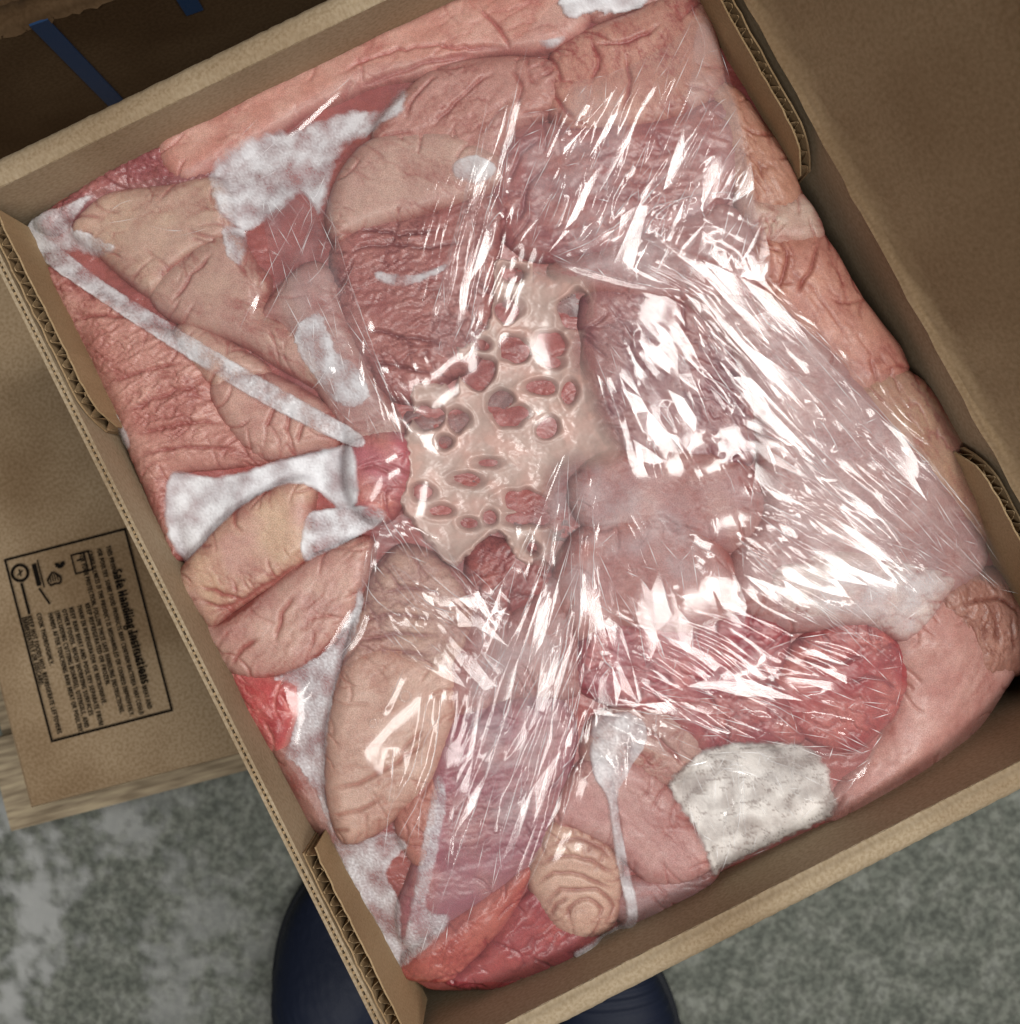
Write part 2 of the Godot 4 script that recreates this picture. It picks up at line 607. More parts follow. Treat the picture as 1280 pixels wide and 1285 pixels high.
func carton() -> void:
	var box := thing("cardboard_carton", "open brown corrugated carton filled with pink frozen meat", "carton")
	var c := [at(-33, 252, RIM), at(838, -172, RIM), at(1418, 884, RIM), at(512, 1346, RIM)]   # inner rim corners, clockwise from the top left
	var low := 0.392
	var mid: Vector3 = (c[0] + c[1] + c[2] + c[3]) / 4.0
	var names := ["end_wall", "side_wall", "end_wall", "side_wall"]
	for k in 4:
		var a: Vector3 = c[k]
		var b: Vector3 = c[(k + 1) % 4]
		var out := (b - a).cross(Vector3.UP).normalized()
		if out.dot(mid - a) > 0.0: out = -out
		var dir := (b - a).normalized()
		if k % 2 == 0:
			put(names[k], wall_panel(a - dir * 0.004, b + dir * 0.004, out, low + 0.005, 0.004, 0.0), M.board, box)
			# the flap is folded outwards and hangs down the outside
			var prof := PackedVector2Array([Vector2(0.0002, 0.0004), Vector2(0.002, 0.0034), Vector2(0.0052, 0.0042), Vector2(0.0096, 0.0036), Vector2(0.0128, 0.0012), Vector2(0.0142, -0.004), Vector2(0.0148, -0.03), Vector2(0.0165, -0.15)])
			put("folded_flap", swept(a - dir * 0.006, b + dir * 0.006, out, prof, 0.00045, 0.0008, k * 33.0, 150), M.board, box)
		elif k == 1:
			put(names[k], wall_panel(a, b, out, low + 0.005, 0.004, 0.004), M.board, box)
			# the wide flap stands up and leans away
			var prof := PackedVector2Array()
			prof.append(Vector2(0.0, 0.0005))
			for s in 7:
				var f := s / 6.0
				prof.append(Vector2(0.0012 + 0.0085 * f, 0.002 + 0.009 * f * f))
			for s in 8:
				var f := (s + 1) / 8.0
				prof.append(Vector2(0.0097 + 0.075 * f, 0.011 + 0.18 * f))
			put("raised_flap", swept(a - dir * 0.004, b + dir * 0.002, out, prof, 0.0012, 0.004, 7.0, 50), M.board_inner, box)
		else:
			# the torn side: two liners with the dark gap of the core between them
			put(names[k], wall_panel(a, b, out, low + 0.005, 0.0016, 0.0), M.board, box)
			put("outer_liner", wall_panel(a + out * 0.0029, b + out * 0.0029, out, low + 0.005, 0.0017, 0.0), M.board, box)
			var core := Board.new()
			for i in 150:
				var f := (i + 0.5 + 0.3 * n_mid.get_noise_1d(i * 17.0)) / 150.0
				core.box(a.lerp(b, f) + out * 0.00225 - Vector3.UP * (0.0032 + 0.0012 * n_mid.get_noise_1d(i * 31.0)), Vector3(0.0016, 0.005, 0.0013), Basis(Vector3.UP, atan2(-dir.z, dir.x)))
			put("torn_core", core.done(), M.board_pale, box)
	var fl := Board.new()
	var lowc := []
	var upc := []
	for v in c:
		lowc.append(Vector3(v.x, low, v.z))
		upc.append(Vector3(v.x, low + 0.004, v.z))
	fl.hexa(lowc + upc)
	put("bottom", fl.done(), M.board, box)
	# doubled corner tabs with the flutes in view
	var L0: Vector3 = c[0]
	var L1: Vector3 = c[3]
	var inw: Vector3 = (c[1] - c[0]).normalized()
	var t0 := 0.0
	fluted(box, L0.lerp(L1, 0.012) + inw * 0.0004 - Vector3.UP * 0.003, L0.lerp(L1, 0.262) + inw * 0.0004 - Vector3.UP * 0.003, inw, 0.05, 0.0072, 0.02)
	fluted(box, L1.lerp(L0, 0.01) + inw * 0.0004 - Vector3.UP * 0.002, L1.lerp(L0, 0.248) + inw * 0.0004 - Vector3.UP * 0.002, inw, 0.06, 0.0078, 0.002)
	var R0: Vector3 = c[1]
	var R1: Vector3 = c[2]
	var inr: Vector3 = (c[0] - c[1]).normalized()
	fluted(box, R0.lerp(R1, 0.02) + inr * 0.003 - Vector3.UP * 0.004, R0.lerp(R1, 0.345) + inr * 0.001 - Vector3.UP * 0.006, inr, 0.05, 0.0064, 0.02)
	fluted(box, R1.lerp(R0, 0.02) + inr * 0.001 - Vector3.UP * 0.006, R1.lerp(R0, 0.31) - Vector3.UP * 0.006, inr, 0.05, 0.0064, 0.02)

# a closed carton with flaps meeting along the middle, on its base at the origin of o
func closed_carton(label: String, where: Vector3, turn: float, size: Vector3, m: Material, seam_at := 0.5) -> Node3D:
	var o := thing("closed_carton", label, "carton", where, turn)
	var b := Board.new()
	var r := 0.004
	var h := Vector2(size.x, size.z) / 2.0
	var rings := [[0.0, 0.0], [size.y - r, 0.0], [size.y - r * 0.3, r * 0.3], [size.y, r]]
	for k in rings.size() - 1:
		var lo: Array = rings[k]
		var hi: Array = rings[k + 1]
		var p := []
		for q in [lo, hi]:
			for s in [[-1, -1], [1, -1], [1, 1], [-1, 1]]:
				p.append(Vector3(s[0] * (h.x - q[1]), q[0], s[1] * (h.y - q[1])))
		for e in 4:
			b.quad(p[e], p[(e + 1) % 4], p[(e + 1) % 4 + 4], p[e + 4])
	b.quad(Vector3(-h.x, 0, -h.y), Vector3(-h.x, 0, h.y), Vector3(h.x, 0, h.y), Vector3(h.x, 0, -h.y))
	put("body", b.done(), m, o)
	var w := size.x - 2.0 * r
	for s in 2:
		var x0 := -w / 2.0 if s == 0 else -w / 2.0 + w * seam_at + 0.0012
		var x1 := -w / 2.0 + w * seam_at - 0.0012 if s == 0 else w / 2.0
		var f := Board.new()
		f.box(Vector3((x0 + x1) / 2.0, size.y - 0.001, 0), Vector3(x1 - x0, 0.005, size.z - 2.0 * r))
		put("top_flap", f.done(), m, o)
	return o

func words(parent: Node, text: String, size: float, where: Vector3, bold := false, width := 0.0) -> void:
	var t := TextMesh.new()
	var f := SystemFont.new()
	f.font_names = PackedStringArray(["Droid Sans"])
	f.font_weight = 700 if bold else 400
	t.font = f
	t.font_size = 32
	t.pixel_size = size / 32.0
	t.depth = 0.0002
	t.curve_step = 4.0
	t.horizontal_alignment = HORIZONTAL_ALIGNMENT_LEFT
	t.text = text
	var o := put("lettering", t, M.ink, parent)
	o.rotation = Vector3(-PI / 2, -PI / 2, 0)             # reads down the photograph
	o.position = where
	if width > 0.0:
		o.scale.x = width / maxf(t.get_aabb().size.x, 0.001)
	# left alignment: the text starts at where

func handling_label(o: Node3D, u: Vector3) -> void:
	# local frame of the printed notice: x across (to the right in the photo), z down; its corner is u
	var hold := Node3D.new()
	hold.name = "printed_notice"
	o.add_child(hold, true)
	hold.position = u
	var W := 0.104
	var L := 0.157
	var f := Board.new()
	var e := 0.0017
	f.box(Vector3(W / 2, 0, 0), Vector3(W + e, 0.0003, e))
	f.box(Vector3(W / 2, 0, L), Vector3(W + e, 0.0003, e))
	f.box(Vector3(0, 0, L / 2), Vector3(e, 0.0003, L - e))
	f.box(Vector3(W, 0, L / 2), Vector3(e, 0.0003, L - e))
	put("border", f.done(), M.ink, hold)
	words(hold, "Safe Handling Instructions", 0.0112, Vector3(0.0885, 0, 0.031), true, 0.0985)
	var rows := [
		["THIS PRODUCT WAS PREPARED FROM INSPECTED AND PASSED MEAT AND", 0.0835, 0.010, 0.141],
		["/OR POULTRY. SOME FOOD PRODUCTS MAY CONTAIN BACTERIA THAT COULD", 0.0755, 0.010, 0.144],
		["CAUSE ILLNESS IF THE PRODUCT IS MISHANDLED OR COOKED IMPROPERLY.", 0.0675, 0.010, 0.143],
		["FOR YOUR PROTECTION, FOLLOW THESE SAFE HANDLING INSTRUCTIONS.", 0.0600, 0.010, 0.139],
		["KEEP REFRIGERATED OR FROZEN.", 0.0545, 0.052, 0.071],
		["THAW IN REFRIGERATOR OR MICROWAVE.", 0.0475, 0.052, 0.086],
		["KEEP RAW MEAT AND POULTRY SEPARATE FROM", 0.0405, 0.052, 0.102],
		["OTHER FOODS. WASH WORKING SURFACES", 0.0345, 0.052, 0.092],
		["(INCLUDING CUTTING BOARDS), UTENSILS, AND", 0.0285, 0.052, 0.101],
		["HANDS AFTER TOUCHING RAW MEAT OR POULTRY.", 0.0225, 0.052, 0.104],
		["COOK THOROUGHLY.", 0.0130, 0.050, 0.045],
		["KEEP HOT FOODS HOT. REFRIGERATE LEFTOVERS", 0.0050, 0.050, 0.102],
		["IMMEDIATELY OR DISCARD.", 0.0005, 0.050, 0.060]]
	for r in rows:
		words(hold, r[0], 0.0056, Vector3(r[1] + 0.003, 0, r[2]), true, r[3])
	# pictures: refrigerator, hand and tap, pan, thermometer dial
	var ic := Board.new()
	var y := 0.0
	for q in [[0.062, 0.010, 0.016, 0.0012], [0.062, 0.026, 0.016, 0.0012]]: ic.box(Vector3(q[0], y, q[1]), Vector3(q[2], 0.0003, q[3]))
	for q in [[0.0546, 0.018], [0.0694, 0.018]]: ic.box(Vector3(q[0], y, q[1]), Vector3(0.0012, 0.0003, 0.0148))
	ic.box(Vector3(0.0655, y, 0.018), Vector3(0.0009, 0.0003, 0.0148))
	ic.box(Vector3(0.060, y, 0.0155), Vector3(0.004, 0.0003, 0.0012))
	for k in 22:                                         # hand under a tap
		var g := k / 22.0 * TAU
		ic.box(Vector3(0.036 + 0.0055 * cos(g), y, 0.026 + 0.0048 * sin(g) * (1.0 + 0.25 * sin(3.0 * g))), Vector3(0.0017, 0.0003, 0.0012), Basis(Vector3.UP, -g))
	for k in 5: ic.box(Vector3(0.0405 + k * 0.0016, y, 0.0165 - 0.0009 * absf(k - 2.0)), Vector3(0.0017, 0.0003, 0.0035 + 0.001 * (k % 2)))
	for k in 4: ic.box(Vector3(0.033 + k * 0.002, y, 0.0245), Vector3(0.0008, 0.0003, 0.006))
	ic.box(Vector3(0.0225, y, 0.0185), Vector3(0.0038, 0.0003, 0.019))     # pan
	ic.box(Vector3(0.0262, y, 0.0185), Vector3(0.001, 0.0003, 0.024))
	ic.box(Vector3(0.0245, y, 0.0375), Vector3(0.0016, 0.0003, 0.016), Basis(Vector3.UP, 0.35))
	for k in 28:
		var g := k / 28.0 * TAU
		ic.box(Vector3(0.0095 + 0.0066 * cos(g), y, 0.0135 + 0.0066 * sin(g)), Vector3(0.0022, 0.0003, 0.0017), Basis(Vector3.UP, -g))
	ic.box(Vector3(0.0095, y, 0.0135), Vector3(0.006, 0.0003, 0.001), Basis(Vector3.UP, 0.5))
	ic.box(Vector3(0.0095, y, 0.0135), Vector3(0.001, 0.0003, 0.006))
	ic.box(Vector3(0.0085, y, 0.0355), Vector3(0.0021, 0.0003, 0.027))
	put("pictograms", ic.done(), M.ink, hold)

func shoe(label: String, tip: Vector3, turn: float, ribs: bool) -> void:
	var o := thing("shoe", label, "shoe", Vector3(tip.x, 0.004, tip.z), turn, "pair of dark blue shoes under the carton")
	for part in 2:
		var st := SurfaceTool.new()
		st.begin(Mesh.PRIMITIVE_TRIANGLES)
		var ln := 0.31
		var hw := 0.068 if part == 0 else 0.074
		var na := 64
		var nl := 120
		for i in nl + 1:
			var f := i / float(nl)
			var zz := ln * f * f * (3.0 - 2.0 * f) if part == 0 else ln * f
			zz = ln * (1.0 - cos(f * PI)) / 2.0
			var q := zz / ln
			var wd := hw * pow(clampf(1.0 - pow(1.0 - clampf(q / 0.42, 0.0, 1.0), 2.3), 0.0, 1.0), 0.5) * (1.0 - 0.28 * smoothstep(0.4, 0.75, q)) * pow(clampf(1.0 - pow(clampf((q - 0.7) / 0.3, 0.0, 1.0), 3.0), 0.0, 1.0), 0.5)
			var hh := (0.028 + 0.05 * smoothstep(0.0, 0.45, q) + 0.03 * smoothstep(0.45, 0.8, q)) * sqrt(clampf(q / 0.08, 0.0, 1.0)) if part == 0 else 0.0
			for k in na + 1:
				var a := k / float(na) * PI if part == 0 else k / float(na) * TAU
				var p: Vector3
				if part == 0:
					var rib := 0.002 * sin(q * 230.0) * smoothstep(0.0, 0.1, sin(a)) if ribs else 0.0012 * n_mid.get_noise_2d(q * 400.0, k * 3.0)
					var ss := pow(sin(a), 0.7)
					p = Vector3(-cos(a) * (wd + rib), 0.022 + (hh + rib) * ss, zz)
				else:
					p = Vector3(-cos(a) * wd, 0.011 + signf(sin(a)) * 0.011 * pow(absf(sin(a)), 0.2), zz - 0.004)
				st.add_vertex(p)
		for i in nl:
			for k in na:
				var v := i * (na + 1) + k
				for w in [v, v + 1, v + na + 2, v, v + na + 2, v + na + 1]: st.add_index(w)
		st.generate_normals()
		put("upper" if part == 0 else "sole", st.commit(), M.shoe if part == 0 else M.sole, o)

func pallet() -> void:
	var turn := deg_to_rad(14.5)
	var o := thing("wooden_pallet", "pale wooden pallet edge under the carton with the printed notice", "pallet", Vector3(-0.19, 0, 0.06), turn)
	var fr := Basis(Vector3.UP, turn).inverse()
	var corner := fr * (at(14, 1043, 0.11) - Vector3(-0.19, 0, 0.06))   # outer corner of the deck, bottom left
	for k in 7:
		var b := Board.new()
		b.box(Vector3(corner.x + 0.5, 0.101, corner.z - 0.046 - k * 0.118), Vector3(1.0, 0.018, 0.092))
		put("deck_board", b.done(), M.wood, o)
	for k in 3:
		var b := Board.new()
		b.box(Vector3(corner.x + 0.05 + k * 0.45, 0.066, corner.z - 0.4), Vector3(0.09, 0.05, 0.79))
		put("stringer", b.done(), M.wood, o)
		for j in 3:
			var c := Board.new()
			c.box(Vector3(corner.x + 0.05 + k * 0.45, 0.0205, corner.z - 0.06 - j * 0.34), Vector3(0.09, 0.041, 0.1))
			put("foot_block", c.done(), M.wood, o)

# ---------------------------------------------------------------- the clear liner
var folds := []          # [line in photo pixels, half width mm, height mm]
func fold(s: String, w := 2.4, h := 0.9) -> void: folds.append([pts(s), w, h])

func fan(area: String, ang: float, spread: float, count: int, ln: float, w: float, h: float) -> void:   # many short creases over an area
	var poly := pts(area)
	var lo := poly[0]
	var hi := poly[0]
	for p in poly:
		lo = lo.min(p)
		hi = hi.max(p)
	var made := 0
	for tries in count * 6:
		if made >= count: break
		var p := Vector2(rng.randf_range(lo.x, hi.x), rng.randf_range(lo.y, hi.y))
		if not Geometry2D.is_point_in_polygon(p, poly): continue
		var a := deg_to_rad(ang + rng.randf_range(-spread, spread))
		var l := ln * rng.randf_range(0.35, 1.3)
		var d := Vector2(cos(a), sin(a)) * l / 2.0
		var n := Vector2(-d.y, d.x) * rng.randf_range(-0.25, 0.25)
		folds.append([PackedVector2Array([p - d, p + n, p + d]), w * rng.randf_range(0.6, 1.5), h * rng.randf_range(0.4, 1.5)])
		made += 1

func crumpled_film(bag: Node, outline: String, ang: float, size: float, long: float, lift: float, rough: float) -> void:
	# loose film crushed into flat facets, longer along the pull than across it
	var poly := rounded(to_world(pts(outline)))
	var a := deg_to_rad(ang)
	var d := Vector2(cos(a), sin(a))
	var n := Vector2(-d.y, d.x)
	var flat := PackedVector2Array()                      # in facets: along / long, across
	for p in poly: flat.append(Vector2(p.dot(d) / (size * long), p.dot(n) / size))
	var lo := flat[0]
	var hi := flat[0]
	for p in flat:
		lo = lo.min(p)
		hi = hi.max(p)
	var P := PackedVector2Array()
	for y in range(int(lo.y) - 1, int(hi.y) + 2):
		for x in range(int(lo.x) - 1, int(hi.x) + 2):
			var q := Vector2(x + rng.randf_range(-0.45, 0.45) + 0.5 * (y % 2), y + rng.randf_range(-0.45, 0.45))
			if Geometry2D.is_point_in_polygon(q, flat): P.append(q)
	for p in flat: P.append(p)
	var tri := Geometry2D.triangulate_delaunay(P)
	var W := PackedVector3Array()
	var ridges := []                                      # the big gathered ridges that the loose film follows
	for l in ["770,275 860,332 960,380 1060,482 1180,602 1282,734", "862,372 910,480 1010,575 1110,655 1210,722", "930,540 990,560 1060,620 1130,690", "866,10 882,60 868,110 792,270", "705,568 690,700 645,850 600,1000 530,1190", "722,570 728,740 716,900 690,1040", "405,230 432,330 470,440 505,545", "742,888 860,902 962,950 1090,945", "480,640 540,720 622,782"]:
		ridges.append(to_world(pts(l)))
	for q in P:
		var w := d * q.x * size * long + n * q.y * size
		var up := 0.0
		for l in ridges:
			for g in l.size() - 1:
				var c := Geometry2D.get_closest_point_to_segment(w, l[g], l[g + 1])
				up = maxf(up, 0.0030 * (1.0 - w.distance_to(c) / 0.0095))
		W.append(Vector3(w.x, sample(SHEET, TNX, TNZ, (w.x - TX0) / TS, (w.y - TZ0) / TS) + lift + up + rng.randf_range(-1.0, 1.0) * rough, w.y))
	var soft := PackedVector3Array()                      # the facets bend a little into each other
	soft.resize(W.size())
	for t in range(0, tri.size(), 3):
		var c := (W[tri[t + 1]] - W[tri[t]]).cross(W[tri[t + 2]] - W[tri[t]])
		if c.y < 0.0: c = -c
		for k in 3: soft[tri[t + k]] += c
	var st := SurfaceTool.new()
	st.begin(Mesh.PRIMITIVE_TRIANGLES)
	for t in range(0, tri.size(), 3):
		var m := (P[tri[t]] + P[tri[t + 1]] + P[tri[t + 2]]) / 3.0
		if not Geometry2D.is_point_in_polygon(m, flat): continue
		var x := W[tri[t]]
		var y := W[tri[t + 1]]
		var z := W[tri[t + 2]]
		var nn := (y - x).cross(z - x).normalized()
		var turned := nn.y < 0.0
		if turned: nn = -nn
		for k in ([0, 1, 2] if turned else [0, 2, 1]):
			st.set_normal(nn.lerp(soft[tri[t + k]].normalized(), 0.55).normalized())
			st.add_vertex(W[tri[t + k]])
	var layer := put("doubled_film", st.commit(), M.film, bag)
	# the sharpest edges between the facets are whitened
	var E := SurfaceTool.new()
	E.begin(Mesh.PRIMITIVE_TRIANGLES)
	for t in range(0, tri.size(), 3):
		if not Geometry2D.is_point_in_polygon((P[tri[t]] + P[tri[t + 1]] + P[tri[t + 2]]) / 3.0, flat): continue
		for k in 3:
			var i0 := tri[t + k]
			var i1 := tri[t + (k + 1) % 3]
			if i0 > i1 or rng.randf() > 0.26: continue
			var u := W[i0] + Vector3(0, 0.00015, 0)
			var v := W[i1] + Vector3(0, 0.00015, 0)
			if u.distance_to(v) < size * 1.3: continue
			var side := Vector3(-(v - u).z, 0, (v - u).x).normalized() * rng.randf_range(0.00012, 0.00026)
			var al := rng.randf_range(0.25, 0.8)
			var mid2 := (u + v) / 2.0 + Vector3(0, 0.0001, 0)
			for q in [[u, mid2, mid2 + side], [u, mid2 - side, mid2], [v, mid2 + side, mid2], [v, mid2, mid2 - side]]:
				for w in 3:
					E.set_normal(Vector3.UP)
					E.set_color(Color(0.9, 0.9, 0.92, al * (0.35 if q[w] == u or q[w] == v else 1.0)))
					E.add_vertex(q[w])
	put("crease_lines", E.commit(), M.milky, layer).set_meta("kind", "stuff")

func film_layer(called: String, bag: Node, outline: String, off: float, gain: float, sd: float, press: bool) -> void:
	var st := 0.00075
	var poly := to_world(pts(outline))
	var lo := poly[0]
	var hi := poly[0]
	for p in poly:
		lo = lo.min(p)
		hi = hi.max(p)
	var x0 := lo.x - 0.002
	var z0 := lo.y - 0.002
	var nx := int((hi.x - x0) / st) + 3
	var nz := int((hi.y - z0) / st) + 3
	var cs := 0.004
	var cnx := int((hi.x - x0 + 0.005) / cs) + 2
	var cnz := int((hi.y - z0 + 0.005) / cs) + 2
	var F := field(poly, x0, z0, cnx, cnz, cs)
	var S := PackedFloat32Array()
	S.resize(nx * nz)
	for f in folds:
		stroke(S, x0, z0, nx, nz, st, to_world(bent(f[0], 1.6)), f[1] * 0.0017, minf(f[2] * 1.2, f[1] * 0.46) * 0.001, true)
	# how crumpled the film is: cx, cy, radius, amount
	var spots := []
	for s in "815,190,150,1.0,118 720,215,80,0.6,105 860,300,90,0.9,22 960,420,120,1.0,48 1080,560,130,1.0,50 1190,680,110,0.8,50 960,610,80,0.5,60 1050,720,140,1.0,32 655,850,120,1.0,109 640,1010,100,0.6,110 700,650,90,0.5,100 560,760,90,0.6,50 590,300,110,0.6,112 460,480,90,0.7,68 370,300,80,0.4,120 810,470,90,0.25,62 790,730,90,0.25,70 850,830,110,0.5,25 1010,880,140,0.7,25 930,1000,100,0.5,80 780,930,80,0.6,100 560,1090,90,0.3,112 120,290,60,0.3,-15 330,210,60,0.3,-35".split(" "):
		var q := s.split(",")
		var c := ground(Vector2(float(q[0]), float(q[1])))
		var g := deg_to_rad(float(q[4]))
		spots.append([c, float(q[2]) * PX, float(q[3]), cos(g), sin(g)])
	var H := PackedFloat32Array()
	var ok := PackedByteArray()
	H.resize(nx * nz)
	ok.resize(nx * nz)
	for j in nz:
		for i in nx:
			var x := x0 + i * st
			var z := z0 + j * st
			var mx := x * 1000.0
			var mz := z * 1000.0
			var d := sample(F, cnx, cnz, (x - x0) / cs, (z - z0) / cs) + 0.0012 * n_mid.get_noise_2d(mx * 0.4, mz * 0.4)
			if d < 0.0: continue
			var q := j * nx + i
			ok[q] = 1
			var streak := 0.0
			var p := Vector2(x, z)
			for s in spots:
				var e: float = p.distance_squared_to(s[0]) / (s[1] * s[1])
				if e < 1.0:
					var u: float = mx * s[3] + mz * s[4]
					var v: float = mz * s[3] - mx * s[4]
					v += 9.0 * n_film.get_noise_2d(u * 0.009 + sd, v * 0.012)
					var w := absf(n_film.get_noise_2d(u * 0.007 + s[1] * 900.0 + sd, v * 0.085))
					streak += (1.0 - e) * s[2] * gain * 0.0026 * maxf(0.0, 0.42 - w)
			H[q] = sample(SHEET, TNX, TNZ, (x - TX0) / TS, (z - TZ0) / TS) + off + S[q] + streak + 0.0006 * n_film.get_noise_2d(mx * 0.03 + sd, mz * 0.03)
	put(called, grid_mesh(x0, z0, nx, nz, st, H, ok, PackedColorArray()), M.film, bag)
	if not press: return
	# every sharp crease leaves a fine whitened line in the film
	var V := PackedVector3Array()
	var N := PackedVector3Array()
	var K := PackedColorArray()
	var I := PackedInt32Array()
	for f in folds:
		if f[1] < 1.75 and int(f[0][0].x) % 2 == 0: continue
		var line := to_world(bent(f[0], 1.6))
		var wd: float = clampf(f[1] * 0.00011, 0.00013, 0.00034)
		var first := V.size()
		for i in line.size():
			var tg := (line[mini(i + 1, line.size() - 1)] - line[maxi(i - 1, 0)]).normalized()
			var nn := Vector2(-tg.y, tg.x)
			var e := float(i) / (line.size() - 1)
			var a := clampf(0.62 * minf(1.0, 4.0 * minf(e, 1.0 - e) + 0.1) * (0.55 + 1.1 * n_mid.get_noise_2d(line[i].x * 400.0, line[i].y * 400.0)), 0.0, 0.85)
			for side in [-1.0, 0.0, 1.0]:
				var p: Vector2 = line[i] + nn * wd * side
				var hi2 := sample(H, nx, nz, (line[i].x - x0) / st, (line[i].y - z0) / st)
				if hi2 < 0.4: hi2 = sample(SHEET, TNX, TNZ, (line[i].x - TX0) / TS, (line[i].y - TZ0) / TS) + 0.003
				V.append(Vector3(p.x, hi2 + (0.00045 if side == 0.0 else 0.00015), p.y))
				N.append(Vector3(nn.x * side, 0.8, nn.y * side).normalized())
				K.append(Color(0.88, 0.88, 0.9, a if side == 0.0 else a * 0.5))
			if i > 0:
				for g in 2:
					var o := first + (i - 1) * 3 + g
					I.append_array([o, o + 4, o + 1, o, o + 3, o + 4])
	var arr := []
	arr.resize(Mesh.ARRAY_MAX)
	arr[Mesh.ARRAY_VERTEX] = V
	arr[Mesh.ARRAY_NORMAL] = N
	arr[Mesh.ARRAY_COLOR] = K
	arr[Mesh.ARRAY_INDEX] = I
	var cm := ArrayMesh.new()
	cm.add_surface_from_arrays(Mesh.PRIMITIVE_TRIANGLES, arr)
	put("crease_lines", cm, M.milky, bag).set_meta("kind", "stuff")


func liner() -> void:
	var bag := thing("plastic_liner", "clear wrinkled plastic bag lying over the meat in the carton", "plastic bag")
	film_layer("film", bag, "18,282 60,262 130,232 220,222 262,195 330,160 450,85 560,70 655,48 720,-20 840,-120 872,-10 892,35 922,130 945,240 962,345 1000,388 1090,470 1143,468 1205,545 1235,610 1262,690 1284,738 1225,728 1196,748 1142,800 1140,880 1100,950 1052,1030 960,1078 890,1104 800,1165 740,1205 640,1236 505,1228 470,1150 420,1072 380,990 352,945 366,900 352,850 400,825 440,762 458,700 482,650 452,630 446,566 420,548 300,485 200,420 60,330", 0.0028, 1.0, 0.0, true)
	# the loose second layer of the bag where it is gathered or folded over
	crumpled_film(bag, "688,318 642,290 642,160 700,140 720,108 760,100 840,60 868,30 892,40 925,135 945,240 964,350 900,345 800,362", 116.0, 0.0050, 4.4, 0.0052, 0.00073)
	crumpled_film(bag, "775,262 840,310 964,372 1040,440 1110,520 1190,615 1284,737 1215,728 1130,690 1040,600 950,530 900,450 866,380", 47.0, 0.0056, 6.1, 0.0056, 0.00086)
	crumpled_film(bag, "935,520 990,560 1080,630 1190,720 1150,762 1080,800 1000,770 930,720 945,600", 34.0, 0.0053, 5.0, 0.0052, 0.00079)
	crumpled_film(bag, "735,575 730,700 728,860 715,950 690,1040 640,1110 560,1180 520,1195 560,1080 575,960 590,860 600,770 650,700 700,580", 108.0, 0.0050, 6.6, 0.0052, 0.00079)
	crumpled_film(bag, "330,240 405,228 432,330 470,440 512,545 480,552 430,520 380,440 345,350", 68.0, 0.0053, 3.9, 0.0048, 0.00073)
	crumpled_film(bag, "560,330 590,225 612,160 645,140 640,230 612,330 600,440 560,450 540,420", 108.0, 0.0040, 5.5, 0.0048, 0.00066)
	crumpled_film(bag, "740,880 860,860 1000,800 1110,800 1130,860 1092,950 1040,1010 960,980 880,960 800,930", 22.0, 0.0050, 4.2, 0.0048, 0.0008)
	crumpled_film(bag, "480,650 560,690 640,770 625,860 560,850 480,790 458,720", 48.0, 0.0056, 3.3, 0.0048, 0.00073)
	crumpled_film(bag, "745,430 800,400 850,430 880,520 840,580 780,560", 62.0, 0.0048, 3.0, 0.0046, 0.0010)
	crumpled_film(bag, "740,690 860,660 930,740 915,800 800,880 735,860", 75.0, 0.0062, 3.2, 0.0044, 0.0007)
	crumpled_film(bag, "860,960 1040,945 1000,1045 900,1085", 80.0, 0.0066, 2.0, 0.0048, 0.00086)
	var ring := TorusMesh.new()
	ring.inner_radius = 0.0022
	ring.outer_radius = 0.0029
	ring.rings = 20
	ring.ring_segments = 8
	for q in "908,758 930,775 792,790 928,822 510,872 470,905".split(" "):
		var w := q.split(",")
		var c := ground(Vector2(float(w[0]), float(w[1])))
		var ob := put("air_bubble", ring, M.film, bag)
		ob.position = Vector3(c.x, sample(SHEET, TNX, TNZ, (c.x - TX0) / TS, (c.y - TZ0) / TS) + 0.0022, c.y)
		ob.scale = Vector3(rng.randf_range(0.7, 1.25), 0.6, rng.randf_range(0.7, 1.1))
	# where the film is doubled, gathered or clouded with frost it turns milky
	frost("gathered_fold", "long narrow frosted fold running from the carton corner", "24,278 50,292 122,347 202,398 302,458 382,503 456,546 448,563 378,532 298,489 198,426 108,367 40,320 22,300", "", {"solid": 0.85, "grain": 0.75, "thick": 3.0, "soft": 0.7, "rag": 0.5, "mat": "milky"}, bag)
	frost("gathered_fold", "crumpled frosted corner of the bag", "22,278 40,264 75,256 118,238 100,262 88,284 110,292 150,312 130,322 90,312 60,312 30,308", "", {"solid": 0.8, "grain": 0.7, "thick": 2.5, "mat": "milky"}, bag)
	frost("gathered_fold", "milky drip-shaped fold at the lower wall", "742,905 775,893 806,900 812,930 790,968 776,1000 786,1070 800,1130 800,1162 780,1180 742,1196 728,1206 718,1196 735,1186 768,1172 786,1150 772,1080 760,1000 742,968", "", {"solid": 0.72, "grain": 0.5, "thick": 3.0, "soft": 1.0, "rag": 0.4, "mat": "milky"}, bag)
	frost("film_clouding", "", "768,272 830,318 900,360 960,385 1040,450 1110,525 1190,620 1282,738 1215,722 1130,665 1040,590 960,530 900,460 866,380 800,335", "", {"solid": 0.07, "grain": 0.8, "thick": 0.6, "soft": 2.0, "mat": "milky"}, bag)
	frost("film_clouding", "", "870,45 892,38 925,135 945,240 964,350 900,330 830,300 780,270 850,180", "", {"solid": 0.14, "grain": 0.8, "thick": 1.6, "soft": 1.0, "rag": 0.2, "mat": "milky"}, bag)
	frost("film_clouding", "", "692,320 740,290 790,275 850,320 866,372 800,362 740,352", "", {"solid": 0.2, "grain": 0.8, "thick": 1.6, "soft": 1.0, "mat": "milky"}, bag)
